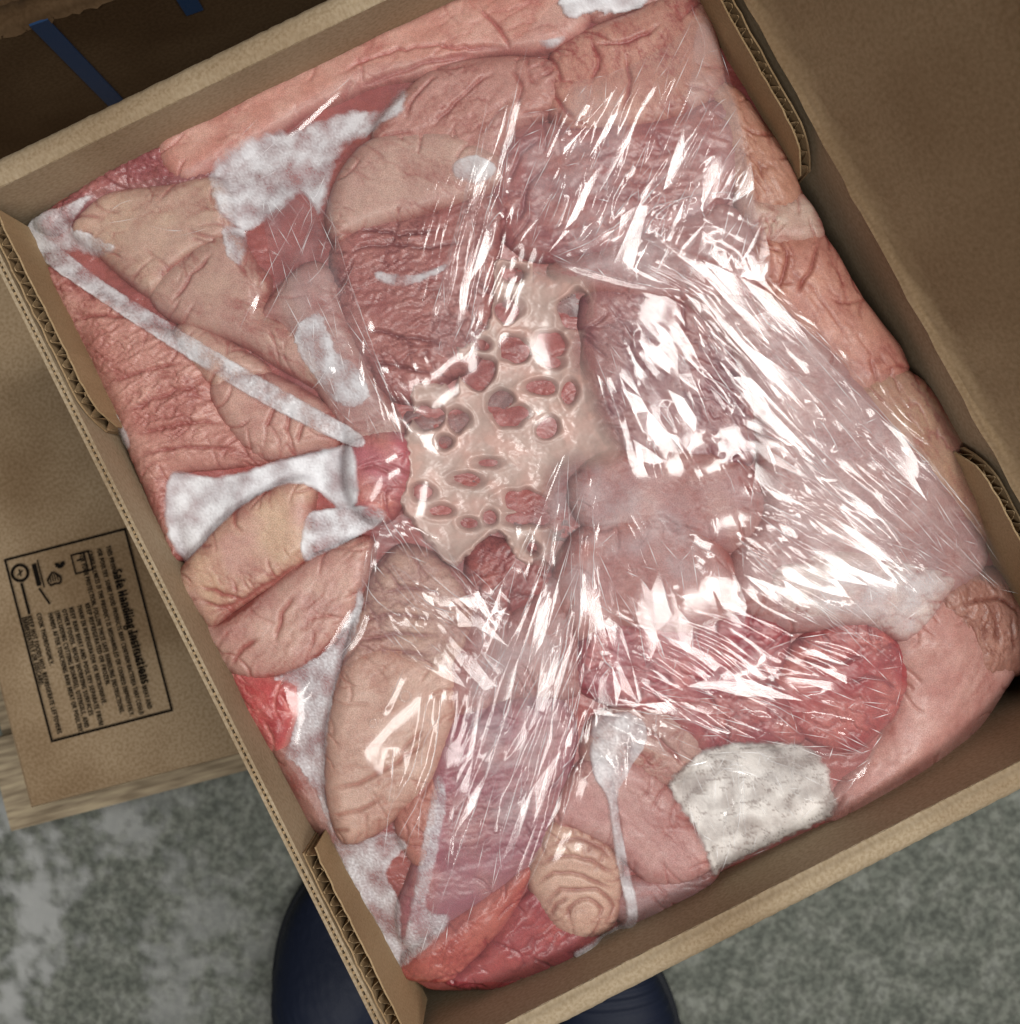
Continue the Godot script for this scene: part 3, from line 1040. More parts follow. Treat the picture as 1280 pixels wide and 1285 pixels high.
	frost("film_clouding", "", "645,165 700,150 720,112 760,104 790,140 800,220 780,280 700,320 690,260 668,290 660,230", "", {"solid": 0.18, "grain": 0.9, "thick": 0.8, "soft": 6.0, "mat": "milky"}, bag)
	frost("film_clouding", "", "600,830 650,780 700,800 712,850 700,930 665,1030 640,1050 612,1030 600,950 580,900", "", {"solid": 0.2, "grain": 1.0, "thick": 0.6, "soft": 5.0, "mat": "milky"}, bag)
	frost("film_clouding", "", "930,540 980,520 1060,600 1150,680 1190,715 1150,760 1080,780 1010,740 960,690 950,620", "", {"solid": 0.1, "grain": 0.9, "thick": 0.6, "soft": 5.0, "mat": "milky"}, bag)
	frost("film_clouding", "", "330,260 372,240 412,300 440,390 470,470 500,540 480,545 440,500 400,440 372,400 350,330", "", {"solid": 0.1, "grain": 0.9, "thick": 0.6, "soft": 3.0, "mat": "milky"}, bag)
	frost("film_clouding", "", "690,560 740,565 790,600 850,640 900,690 860,740 780,700 740,760 720,820 690,800 680,700", "", {"solid": 0.2, "grain": 0.9, "thick": 1.4, "soft": 6.0, "mat": "milky"}, bag)

func settle_sheet() -> void:
	SHEET = TOP.duplicate()
	for pass_ in 9:                                      # a stretched film bridges the hollows
		var B := SHEET.duplicate()
		var w := 4 if pass_ < 5 else 2
		for j in range(w, TNZ - w):
			for i in range(w, TNX - w):
				var o := j * TNX + i
				B[o] = (SHEET[o - w] + SHEET[o + w] + SHEET[o - w * TNX] + SHEET[o + w * TNX] + SHEET[o]) / 5.0
		for o in B.size(): SHEET[o] = maxf(B[o], TOP[o] * 0.25 + B[o] * 0.75) if pass_ < 4 else B[o]

func _ready() -> void:
	# ---- camera
	var cam := Camera3D.new()
	cam.name = "camera"
	cam.position = Vector3(0, EYE, 0)
	cam.rotation = Vector3(-PI / 2, 0, 0)
	cam.fov = rad_to_deg(2.0 * atan(TAN))
	cam.near = 0.02
	cam.far = 40.0
	var lens := CameraAttributesPhysical.new()
	lens.frustum_focal_length = 12.0 / TAN
	lens.frustum_focus_distance = 0.545
	lens.exposure_aperture = 7.0
	cam.attributes = lens
	add_child(cam)
	cam.current = true
	# ---- the dim store room and its lamps
	var env := Environment.new()
	env.background_mode = Environment.BG_COLOR
	env.background_color = Color(0.23, 0.23, 0.228)
	env.background_energy_multiplier = 1.0
	env.tonemap_mode = Environment.TONE_MAPPER_LINEAR
	env.tonemap_exposure = 1.2
	env.sdfgi_enabled = true
	env.ssao_enabled = true
	env.ssil_enabled = true
	var we := WorldEnvironment.new()
	we.name = "surroundings"
	we.environment = env
	add_child(we)
	for a in [[Vector3(0.85, 2.7, -0.72), 0.45, 2.4], [Vector3(1.1, 2.7, 0.42), 0.45, 2.2], [Vector3(-0.42, 2.7, 0.95), 0.45, 1.5]]:
		var l := AreaLight3D.new()
		l.name = "tube_light"
		l.area_size = Vector2(1.2, 0.34)
		l.area_normalize_energy = true
		l.light_energy = a[2]
		l.light_color = Color(1.0, 0.99, 0.97)
		l.area_range = 12.0
		l.area_attenuation = 2.0
		l.shadow_enabled = true
		add_child(l, true)
		l.look_at_from_position(a[0], Vector3(0.0, 0.5, 0.0), Vector3(sin(a[1]), 0, cos(a[1])))
	rng.seed = 7
	for q in [[n_low, 0.022, 2], [n_mid, 0.16, 3], [n_fine, 0.62, 2], [n_ridge, 1.0, 2], [n_film, 1.0, 1]]:
		q[0].noise_type = FastNoiseLite.TYPE_SIMPLEX_SMOOTH
		q[0].frequency = q[1]
		q[0].fractal_octaves = q[2]
		q[0].seed = 11
	n_cell.noise_type = FastNoiseLite.TYPE_CELLULAR
	n_cell.frequency = 1.0
	n_cell.fractal_type = FastNoiseLite.FRACTAL_NONE
	n_cell.cellular_return_type = FastNoiseLite.RETURN_DISTANCE
	TOP.resize(TNX * TNZ)
	for j in TNZ:
		for i in TNX:
			TOP[j * TNX + i] = base_h(TX0 + i * TS, TZ0 + j * TS) - 0.011
	materials()
	# ---- the setting
	var fl := PlaneMesh.new()
	fl.size = Vector2(12, 12)
	var floor_ := put("floor", fl, M.concrete)
	tag(floor_, "worn grey concrete floor with pale frosty blotches", "floor", "", "structure")
	carton()
	# ---- what stands around it
	var turn := deg_to_rad(14.5)
	pallet()
	var near_corner := at(37, 1015, 0.25)
	var ax := Vector3(cos(turn), 0, -sin(turn))
	var az := Vector3(sin(turn), 0, cos(turn))
	var mid := near_corner + ax * 0.15 - az * 0.265
	var nb := closed_carton("closed brown carton printed with a boxed safe handling notice", Vector3(mid.x, 0.11, mid.z), turn, Vector3(0.30, 0.14, 0.53), M.board_far, 0.98)
	var lab := nb.transform.affine_inverse() * at(6.5, 703, 0.2535)
	handling_label(nb, Vector3(lab.x, 0.1438, lab.z))
	var t27 := deg_to_rad(27.0)
	var sx := Vector3(cos(t27), 0, -sin(t27))
	var sz := Vector3(sin(t27), 0, cos(t27))
	var under := Vector3(0.038, 0, -0.012) + sx * 0.055
	closed_carton("brown carton standing directly under the open meat carton", Vector3(under.x, 0.251, under.z), t27, Vector3(0.26, 0.138, 0.44), M.board_far)
	closed_carton("lowest brown carton of the stack under the open meat carton", Vector3(under.x, 0.11, under.z), t27, Vector3(0.26, 0.1385, 0.44), M.board_far)
	backdrop_cartons()
	floor_frost()
	var s1 := at(433, 1098, 0.05)
	shoe("dark blue shoe at the lower left below the carton", s1, -0.08, false)
	var s2 := at(762, 1196, 0.05)
	shoe("dark blue shoe with a ribbed toe below the front edge of the carton", s2, 0.1, true)
	contents()
	settle_top()
	settle_sheet()
	ices()
	ice_lattice()
	creases()
	liner()

func floor_frost() -> void:
	var st := 0.004
	var a := at(-60, 960, 0.0)
	var b := at(400, 1330, 0.0)
	var nx := int((b.x - a.x) / st) + 1
	var nz := int((b.z - a.z) / st) + 1
	var H := PackedFloat32Array()
	var ok := PackedByteArray()
	var C := PackedColorArray()
	for j in nz:
		for i in nx:
			var mx := (a.x + i * st) * 1000.0
			var mz := (a.z + j * st) * 1000.0
			var f := n_low.get_noise_2d(mx * 0.3 + 900.0, mz * 0.3 + 30.0) + 0.6 * n_mid.get_noise_2d(mx * 0.22, mz * 0.22)
			var e := minf(1.0, minf(minf(i, nx - 1 - i), minf(j, nz - 1 - j)) / 14.0) * clampf(1.25 - 1.1 * i / nx, 0.0, 1.0)
			var g := clampf(0.3 + 1.9 * f, 0.0, 1.0) * e
			H.append(0.0042 + 0.0012 * g)
			ok.append(1)
			C.append(Color(0.66, 0.67, 0.66, g * 0.55))
	tag(put("floor_frost", grid_mesh(a.x, a.z, nx, nz, st, H, ok, C), M.frost), "pale frost smeared over the floor at the lower left", "frost", "", "stuff")

func backdrop_cartons() -> void:
	var y := 0.42
	var a := at(-60, 124, y)
	var b := at(300, -6, y)
	var dir := (b - a).normalized()
	var turn := atan2(-dir.z, dir.x)
	var back := Vector3(dir.z, 0, -dir.x)
	if back.z > 0: back = -back
	var mid := (a + b) / 2.0 + dir * 0.05 + back * 0.03
	var o := thing("backdrop_carton", "brown carton with shade painted in, two blue tape strips and a torn top edge", "carton", Vector3(mid.x, 0, mid.z), turn)
	var bd := Board.new()
	bd.box(Vector3(0, 0.21, -0.14), Vector3(0.5, 0.415, 0.28))
	put("body", bd.done(), M.board_shaded, o)
	put("torn_edge", swept(Vector3(-0.25, y - 0.002, 0), Vector3(0.25, y - 0.002, 0), Vector3(0, 0, -1), PackedVector2Array([Vector2(-0.001, -0.004), Vector2(0.0, 0.003), Vector2(0.004, 0.006), Vector2(0.016, 0.0045)]), 0.003, 0.001, 4.0, 120), M.board_shaded, o)
	var inv := o.transform.affine_inverse()
	for q in [[70, 82, 0.15, 0.010], [236, 24, 0.05, 0.010]]:
		var t := Board.new()
		var p := inv * at(q[0], q[1], y - 0.004)
		t.box(Vector3(p.x, y - q[2] / 2.0, 0.0012), Vector3(q[3] * 1.3, q[2], 0.0016))
		put("blue_tape", t.done(), M.tape, o)
	# a taller one behind it
	var o2 := thing("backdrop_carton", "brown carton behind the taped one at the upper left corner", "carton", Vector3(mid.x, 0, mid.z) + back * 0.315, turn)
	var b2 := Board.new()
	b2.box(Vector3(0, 0.20, -0.16), Vector3(0.62, 0.40, 0.3))
	put("body", b2.done(), M.board_shaded, o2)
	put("top_flap", swept(Vector3(-0.31, 0.402, -0.02), Vector3(0.31, 0.402, -0.02), Vector3(0, 0, -1), PackedVector2Array([Vector2(-0.004, -0.006), Vector2(0.004, 0.012), Vector2(0.03, 0.026), Vector2(0.1, 0.03), Vector2(0.29, 0.02)]), 0.004, 0.003, 9.0, 60), M.board_shaded, o2)

func materials() -> void:
	# cardboard
	var fibre := ntex(0.09, 4, 1024, ["98866c", "a5937a", "ae9d85"], [0.25, 0.5, 0.75], 3)
	var blot := ntex(0.006, 3, 512, ["d8d0c8", "ffffff"], [0.2, 0.7], 5)
	for q in [["board", "ffffff", 4.0], ["board_inner", "ded2c6", 4.0], ["board_far", "f0e8e0", 3.0], ["board_shaded", "86786a", 3.0], ["board_pale", "fff4e4", 6.0]]:  # the darkest tint paints shade into the backdrop cartons
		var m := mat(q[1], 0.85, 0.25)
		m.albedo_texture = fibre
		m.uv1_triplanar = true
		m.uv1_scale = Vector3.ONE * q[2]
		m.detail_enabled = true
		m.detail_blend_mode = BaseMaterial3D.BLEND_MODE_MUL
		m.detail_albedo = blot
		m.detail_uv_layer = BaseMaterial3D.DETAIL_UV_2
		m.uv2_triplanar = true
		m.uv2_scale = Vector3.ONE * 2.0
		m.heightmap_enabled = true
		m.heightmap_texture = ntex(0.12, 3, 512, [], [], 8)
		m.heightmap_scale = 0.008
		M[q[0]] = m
	M.ink = mat("16120f", 0.9, 0.2)
	M.tape = mat("123256", 0.5)
	# concrete with worn pale blotches
	var c := mat("ffffff", 0.75, 0.4)
	c.albedo_texture = ntex(0.007, 6, 2048, ["6c7068", "767a71", "7f8279", "8c8f87"], [0.25, 0.45, 0.6, 0.85], 21)
	c.uv1_triplanar = true
	c.uv1_world_triplanar = true
	c.uv1_scale = Vector3.ONE * 1.6
	c.detail_enabled = true
	c.detail_blend_mode = BaseMaterial3D.BLEND_MODE_MUL
	c.detail_albedo = ntex(0.03, 5, 1024, ["c4c4c4", "ffffff"], [0.2, 0.7], 22)
	c.detail_uv_layer = BaseMaterial3D.DETAIL_UV_2
	c.uv2_triplanar = true
	c.uv2_world_triplanar = true
	c.uv2_scale = Vector3.ONE * 2.7
	c.heightmap_enabled = true
	c.heightmap_texture = ntex(0.05, 4, 1024, [], [], 23)
	c.heightmap_scale = 0.05
	M.concrete = c
	var w := mat("ffffff", 0.8, 0.3)
	w.albedo_texture = ntex(0.03, 4, 512, ["847560", "a09078", "b4a488"], [0.2, 0.5, 0.8], 31)
	w.uv1_triplanar = true
	w.uv1_scale = Vector3(1.0, 8.0, 8.0)
	M.wood = w
	var s := mat("141c30", 0.6, 0.4)
	s.heightmap_enabled = true
	s.heightmap_texture = ntex(0.15, 2, 512, [], [], 41)
	s.heightmap_scale = 0.04
	s.uv1_triplanar = true
	s.uv1_scale = Vector3.ONE * 8.0
	M.shoe = s
	M.sole = mat("10151f", 0.7)
	# meat
	var pores := ntex(0.2, 3, 1024, [], [], 51)
	for q in [["meat", 0.5, 0.2], ["wet", 0.4, 0.35]]:
		var m := mat("ffffff", q[1], 0.5)
		m.vertex_color_use_as_albedo = true
		m.albedo_texture = ntex(0.11, 4, 1024, ["dad2d0", "ffffff"], [0.25, 0.65], 52)
		m.uv1_triplanar = true
		m.uv1_world_triplanar = true
		m.uv1_scale = Vector3.ONE * 9.0
		m.heightmap_enabled = true
		m.heightmap_texture = pores
		m.heightmap_scale = 0.006
		m.clearcoat_enabled = true
		m.clearcoat = q[2]
		m.clearcoat_roughness = 0.22
		m.subsurf_scatter_enabled = true
		m.subsurf_scatter_strength = 0.06
		M[q[0]] = m
	var f := mat("ffffff", 0.7, 0.4)
	f.vertex_color_use_as_albedo = true
	f.transparency = BaseMaterial3D.TRANSPARENCY_ALPHA
	M.frost = f
	var mk := mat("ffffff", 0.3, 0.6)
	mk.vertex_color_use_as_albedo = true
	mk.albedo_color = Color(1, 1, 1, 0.85)
	mk.transparency = BaseMaterial3D.TRANSPARENCY_ALPHA
	M.milky = mk
	var ic := mat("ffffff", 0.35, 0.5)
	ic.vertex_color_use_as_albedo = true
	ic.transparency = BaseMaterial3D.TRANSPARENCY_ALPHA
	ic.clearcoat_enabled = true
	ic.clearcoat = 0.5
	ic.clearcoat_roughness = 0.2
	M.ice = ic
	var fm := StandardMaterial3D.new()
	fm.albedo_color = Color(0.93, 0.93, 0.95, 0.028)
	fm.transparency = BaseMaterial3D.TRANSPARENCY_ALPHA
	fm.roughness = 0.11
	fm.metallic_specular = 0.5
	fm.cull_mode = BaseMaterial3D.CULL_DISABLED
	M.film = fm

func contents() -> void:
	meat("dark red meat showing in the gaps between the folded pieces", "42,270 200,168 430,50 640,-40 838,-130 900,-20 1000,210 1150,470 1240,620 1310,760 1260,880 1100,1020 900,1105 760,1190 620,1248 500,1230 400,1030 300,860 200,650 100,430", {"col": "8d4a4a", "alt": "a45a56", "lift": -9.0, "edge": 6.0, "amp": 0.6, "lumps": 2.0, "mat": "wet"})
	# along the top wall
	meat("long smooth pink piece lying along the top wall", "196,180 206,160 225,142 262,142 318,98 430,48 560,0 640,-28 722,-34 738,18 706,48 660,58 600,60 540,84 470,98 400,126 330,166 262,206 232,222 205,207", {"col": "cf9c8c", "alt": "c68878", "red": "a8605a", "ang": -24.0, "fr": 0.7, "amp": 0.6, "lift": 0.5, "lines": ["420,95 500,62 590,58 640,56", "440,108 510,84 600,62", "600,10 625,35 640,60"]})
	meat("purple red wet lumps in the upper left corner", "40,270 90,236 140,200 200,166 216,205 258,208 250,228 200,233 135,241 95,263 60,287", {"col": "94595c", "alt": "a9706c", "red": "7c3c40", "amp": 0.7, "fr": 2.0, "bumps": 1.6, "lift": -3.0, "mat": "wet"})
	meat("smooth beige piece next to the upper left corner", "88,285 110,258 140,240 200,232 262,222 284,245 285,286 262,305 235,318 205,350 188,368 150,340 115,308", {"col": "cdaa90", "alt": "c59c88", "amp": 0.3, "fr": 0.6, "ang": -25.0, "lift": 1.0, "lines": ["205,345 235,320 265,300"]})
	meat("beige pink piece under the white snow patch, right of the smooth beige one", "186,370 210,335 238,312 285,288 314,330 332,350 326,392 350,402 392,425 432,470 418,492 350,456 290,422 225,402", {"col": "c49c88", "alt": "bd8f80", "ang": 35.0, "amp": 0.4, "fr": 0.8, "lines": ["215,380 240,345 268,318", "285,292 300,330 310,350"]})
	meat("red ribbed piece with many cross wrinkles against the left wall", "50,335 80,345 130,372 190,410 235,430 262,490 285,535 338,572 300,581 215,593 208,640 216,705 188,640 148,540 98,440 60,366", {"col": "cf9686", "alt": "bf7c70", "red": "96504a", "ang": -22.0, "fr": 1.9, "amp": 1.1, "lift": 0.0, "roll": 20.0, "lines": ["85,400 130,395 170,400", "130,480 180,465 230,455", "150,520 220,490 260,490", "170,545 230,530 280,530", "175,570 240,560 310,565"]})
	meat("small beige lump beside the frosted fold, above the red ribbed piece", "215,425 235,405 300,440 332,465 300,476 270,491 262,481", {"col": "cba28e", "amp": 0.2, "lift": 0.0})
	meat("smooth pink oval lump between the frosted fold and the white frost patch", "262,492 280,472 320,465 390,500 422,530 416,557 385,562 330,573 292,545", {"col": "c99a8a", "alt": "c08c80", "amp": 0.3, "lift": 1.0, "lines": ["348,508 332,538", "366,514 360,546", "384,528 372,556"]})
	meat("upper beige lobe of the creased pair by the left wall", "213,738 250,688 300,638 360,606 388,608 384,650 387,680 376,705 330,736 285,766 262,786 238,768", {"col": "cfa98a", "alt": "c79686", "ang": 40.0, "amp": 0.35, "lift": 1.5, "lines": ["250,735 280,745 310,752", "258,770 290,760 330,735 378,706", "252,752 275,760 300,758"]})
	meat("lower pink lobe of the creased pair by the left wall", "240,777 270,787 330,747 380,707 400,698 455,678 463,700 446,756 400,822 330,849 285,843 258,812", {"col": "cb9f8e", "alt": "c28f84", "ang": -50.0, "amp": 0.4, "lift": 1.0, "lines": ["262,788 284,775 320,752", "290,838 305,815 325,800", "345,805 355,770 370,745", "385,838 420,800"]})
	meat("small bright red raw piece against the left wall", "283,840 320,852 368,862 367,900 346,948 325,932 300,892", {"col": "b8484a", "alt": "a03a40", "red": "d89088", "ang": 40.0, "fr": 1.6, "amp": 0.7, "mat": "wet", "lift": -1.0})
	meat("brown pink strip squeezed between the left wall and the frost", "333,930 370,955 402,1010 436,1080 470,1150 502,1216 482,1218 440,1132 398,1060 366,1008", {"col": "97625a", "alt": "a8776a", "amp": 0.6, "fr": 1.4, "lift": -3.0, "ang": 60.0})
	meat("tall smooth beige piece with a bubbled surface, lower left", "410,950 415,900 430,842 456,817 500,816 560,836 570,880 562,920 536,985 500,1020 470,1046 430,1060 412,1010", {"col": "d0a894", "alt": "c89c88", "red": "a86a58", "ang": -28.0, "fr": 0.7, "amp": 0.35, "lift": 2.0, "bumps": 0.12, "lines": ["412,992 450,982 500,955 540,925", "414,1022 450,1015 480,1000", "500,945 530,915", "415,1045 440,1040"]})
	meat("beige piece with strong cross wrinkles above the tall smooth one", "448,772 470,720 500,690 540,700 592,760 562,846 500,831 440,851 430,838", {"col": "c49a84", "alt": "b98878", "red": "8e5450", "ang": -4.0, "fr": 1.6, "amp": 1.0, "lift": 0.5, "lines": ["432,836 480,818 548,822", "455,778 500,770 550,780", "446,806 500,795 552,800", "475,745 520,738 560,752"]})
	meat("narrow orange red strip right of the tall beige piece", "502,1012 545,975 562,1000 542,1072 525,1092 500,1052", {"col": "bd7562", "ang": 115.0, "fr": 1.5, "amp": 0.6})
	meat("purple pink piece under gathered film at the bottom", "538,992 570,902 640,880 700,880 722,930 702,1010 690,1062 640,1112 560,1162 510,1192 498,1150 520,1090", {"col": "9e5f6a", "alt": "ae7878", "red": "84444e", "ang": -15.0, "fr": 1.0, "amp": 0.6, "lift": -1.0, "mat": "wet"})
	meat("orange red leaf-shaped piece in the bottom corner", "498,1224 560,1165 640,1105 668,1095 642,1150 592,1210 560,1237", {"col": "b0584e", "alt": "b9685a", "red": "8c3436", "ang": -48.0, "fr": 1.6, "amp": 0.6, "lift": 0.0, "mat": "wet"})
	meat("deep red wet piece below the coiled one at the bottom wall", "558,1240 600,1210 650,1140 690,1108 748,1180 738,1206 682,1229 620,1247", {"col": "9c4248", "alt": "a8504e", "red": "7a2c34", "ang": -40.0, "fr": 1.0, "amp": 0.6, "lift": -1.0, "mat": "wet"})
	meat("coiled cream piece with ring folds near the bottom wall", "666,1110 674,1070 695,1036 740,1050 777,1085 776,1140 766,1166 735,1179 700,1167 680,1142", {"col": "d0a78e", "alt": "c99c86", "red": "96584a", "amp": 0.25, "lift": 3.0, "edge": 12.0, "roll": 16.0, "lines": ["684,1062 712,1052 745,1060 768,1080", "674,1086 700,1072 740,1078 774,1100", "672,1112 694,1094 730,1096 774,1116", "680,1136 704,1116 735,1112 760,1120 768,1140 755,1162", "716,1160 712,1140 728,1126 748,1130 752,1146 740,1156", "690,1152 698,1132 712,1122"]})
	meat("smooth pink slab right of the coiled piece", "694,1036 705,1000 735,960 760,955 800,962 836,990 872,1040 897,1086 860,1109 815,1109 775,1070 740,1052", {"col": "c4948c", "alt": "bb847e", "ang": 42.0, "fr": 1.1, "amp": 0.35, "lift": 1.0, "lines": ["702,1032 735,1050 775,1078", "760,960 772,1010 780,1070"]})
	meat("beige pink folded piece above the smooth pink slab", "735,962 745,910 790,890 850,900 882,930 872,970 832,987 790,966", {"col": "bf9484", "alt": "b58478", "ang": 20.0, "fr": 1.2, "amp": 0.6, "lift": 0.0, "lines": ["790,905 830,930 860,960", "780,930 820,965"]})
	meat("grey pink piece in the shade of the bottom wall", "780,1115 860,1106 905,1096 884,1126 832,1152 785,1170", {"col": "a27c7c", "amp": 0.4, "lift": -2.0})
	meat("big smooth pink lump filling the lower right corner", "1038,1037 1060,990 1100,950 1130,900 1144,860 1132,820 1142,780 1185,748 1232,760 1262,800 1287,840 1264,882 1222,937 1160,987 1100,1020 1055,1042", {"col": "c69488", "alt": "bc8278", "red": "98584e", "ang": -60.0, "fr": 0.5, "amp": 0.3, "lift": 5.0, "roll": 48.0, "edge": 20.0, "vein": 0.3})
	meat("brown wrinkled lump at the right end of the big pink lump", "1184,752 1200,728 1242,714 1302,720 1342,772 1332,832 1277,852 1232,872 1206,822", {"col": "b5806e", "alt": "a46e5c", "red": "743f32", "ang": 80.0, "fr": 1.6, "amp": 1.0, "lift": 5.0, "roll": 36.0, "edge": 20.0, "lines": ["1205,760 1250,752 1275,770", "1215,780 1225,820", "1245,765 1250,810", "1265,770 1268,820"]})
	meat("dark red wet meat under creased film at the lower right", "973,862 1000,815 1040,787 1097,780 1134,810 1147,845 1137,887 1100,932 1070,947 1020,932 985,902", {"col": "a43a3c", "alt": "c06c64", "red": "7a1f28", "ang": 30.0, "fr": 1.2, "amp": 1.0, "lift": -3.0, "mat": "wet", "lines": ["1000,830 1050,835 1090,820", "1060,860 1100,850 1130,870"]})
	meat("red folded piece left of the dark red wet meat", "838,892 900,860 950,850 987,872 1012,922 1000,937 930,937 890,947 850,917", {"col": "b86a62", "alt": "a0444a", "red": "7a2e34", "ang": 15.0, "fr": 1.2, "amp": 0.8, "mat": "wet"})
	meat("purple red meat under the film below the middle", "723,862 735,800 790,780 860,790 930,768 992,790 977,852 910,882 850,907 790,892", {"col": "9c3f4a", "alt": "b4605e", "red": "74242f", "ang": 10.0, "fr": 1.0, "amp": 0.8, "mat": "wet", "lift": -1.0})
	meat("pink meat under clear film right of the gathered folds", "698,722 740,660 830,650 902,680 932,762 860,797 780,787 720,802", {"col": "b5766c", "alt": "a4605c", "amp": 0.4, "lift": 0.0})
	meat("mauve pink meat right of the frozen juice", "718,602 800,558 932,580 962,640 922,692 830,662 745,667", {"col": "a4706e", "alt": "b07e76", "amp": 0.4, "lift": -1.0})
	meat("dark mauve meat in the hollow right of the holes", "733,372 800,354 882,380 942,450 957,540 932,592 850,592 780,572 740,502", {"col": "905a5e", "alt": "a06c68", "red": "6c3640", "ang": 35.0, "amp": 0.8, "fr": 0.8, "lift": -3.0, "mat": "wet"})
	meat("greyish pink meat beneath the broad band of doubled film", "858,372 962,370 1042,430 1112,510 1202,622 1244,702 1190,748 1100,772 1000,792 930,762 928,690 962,640 952,540 922,440", {"col": "a87a78", "alt": "b88e88", "amp": 0.5, "lift": 0.0})
	meat("pale fatty slab above the dark red wet meat", "1060,690 1140,700 1200,722 1192,745 1142,802 1096,782 1000,780 960,735 990,700", {"col": "d0b2aa", "alt": "d8c4bc", "amp": 0.3, "lift": 2.0})
	meat("red ribbed meat left of the holes, upper middle", "418,302 450,275 520,268 592,240 628,250 622,332 602,442 562,472 520,502 470,482 430,402 414,342", {"col": "a0605c", "alt": "ae736c", "red": "6e3234", "ang": -10.0, "fr": 1.9, "amp": 1.0, "lift": -1.0, "mat": "wet", "lines": ["430,320 480,305 540,310 590,300", "440,285 500,292 560,285", "450,410 500,420 560,430", "460,450 510,460 550,470"]})
	meat("broad beige slab with a ragged lower edge, upper middle", "410,268 430,210 470,172 560,162 622,190 630,225 592,246 520,266 450,287 425,302", {"col": "c59d8c", "alt": "c09486", "ang": 25.0, "fr": 0.7, "amp": 0.35, "lift": 2.0, "edge": 11.0})
	meat("pink veined ridge above the broad beige slab", "468,164 510,110 560,78 640,68 702,80 692,132 640,162 620,200 560,182 500,182", {"col": "c58d80", "alt": "bd8274", "ang": -35.0, "fr": 1.0, "amp": 0.6, "lift": 1.0, "vein": 0.6, "lines": ["510,150 520,120 550,95", "640,85 655,110 640,150", "540,160 580,120 620,90"]})
	meat("orange pink piece with branching red veins near the top", "688,75 730,38 802,8 872,-22 904,60 904,112 850,142 780,157 700,152", {"col": "c68c76", "alt": "c0806c", "red": "983c38", "ang": 75.0, "fr": 0.9, "amp": 0.4, "vein": 0.7, "lift": 0.5, "lines": ["672,62 700,80 702,110", "742,48 752,72 742,105", "745,55 790,52 830,30", "785,70 790,110 780,140", "690,110 720,150"]})
	meat("pink piece at the far top corner against the raised flap", "735,12 730,-92 842,-160 902,-60 922,20 870,10 800,2", {"col": "c08a7c", "amp": 0.5, "lift": -1.0})
	meat("pink meat under heavily creased film at the upper right", "618,202 650,155 700,150 780,150 850,140 902,110 932,182 902,262 800,302 700,322 640,302 615,252", {"col": "b0736c", "alt": "a05a58", "red": "84444a", "amp": 0.7, "lift": -1.0, "mat": "wet", "lines": ["640,230 655,190 680,170", "650,280 665,230 690,200"]})
	meat("pink meat at the upper right between creased film and frozen juice", "690,332 780,300 902,250 952,300 964,372 860,377 750,362", {"col": "b07874", "alt": "a46662", "amp": 0.5, "lift": -1.0})
	meat("orange lump at the top of the right wall", "888,100 925,105 962,150 992,195 1007,247 975,264 935,247 910,182", {"col": "bd8266", "alt": "c68f76", "red": "8c4a3a", "ang": 55.0, "amp": 0.7, "fr": 1.2, "lift": 0.0, "roll": 18.0})
	meat("whitish fatty lump below the orange one by the right wall", "928,242 975,250 1010,240 1037,290 1000,302 960,302", {"col": "ccb29e", "alt": "bd8f80", "amp": 0.5, "lift": -0.5})
	meat("large orange pink piece along the right wall", "943,297 1000,295 1037,292 1087,375 1145,460 1087,492 1030,432 965,377", {"col": "c88a72", "alt": "bd7a68", "red": "90483e", "ang": 60.0, "amp": 0.6, "fr": 0.6, "lift": 1.0, "roll": 20.0, "lines": ["990,310 985,340 975,365", "1000,370 1020,330 1030,300"]})
	meat("tan piece wrapped in film at the lower right wall", "1073,492 1144,462 1207,540 1238,602 1246,680 1200,640 1150,582", {"col": "b58a68", "alt": "ad7c60", "amp": 0.5, "ang": 55.0, "lift": 0.0, "roll": 18.0})
	meat("pink beige meat under creased film left of the ribbed red meat", "325,392 380,330 415,345 432,402 472,482 502,542 482,592 440,562 402,492 350,405", {"col": "b98f84", "alt": "b58078", "amp": 0.5, "lift": 0.0})
	meat("red knob where the frosted fold meets the middle", "438,562 460,545 500,545 517,580 502,627 480,652 450,637 436,602", {"col": "c27c72", "alt": "b86870", "red": "984a4c", "amp": 0.4, "lift": 4.0, "edge": 11.0, "mat": "wet", "lines": ["445,590 470,585 500,600"]})
	meat("pale meat under the frozen juice with holes", "498,502 560,470 620,330 742,340 742,502 782,602 702,722 640,762 560,702 510,642 498,562", {"col": "6c4e50", "alt": "84605e", "amp": 0.5, "lift": -10.0, "mat": "wet"})
	meat("small dark red piece below the frozen juice", "596,682 660,688 694,732 640,772 588,742", {"col": "984e4c", "alt": "a86058", "red": "6c2c30", "ang": -30.0, "fr": 1.8, "amp": 0.9, "lift": -2.0, "mat": "wet"})
	meat("pink meat behind the gathered film below the middle", "538,702 600,740 640,772 702,722 722,802 727,872 640,882 570,902 560,842 592,762", {"col": "a86e6c", "alt": "b4807a", "amp": 0.5, "lift": -1.0})

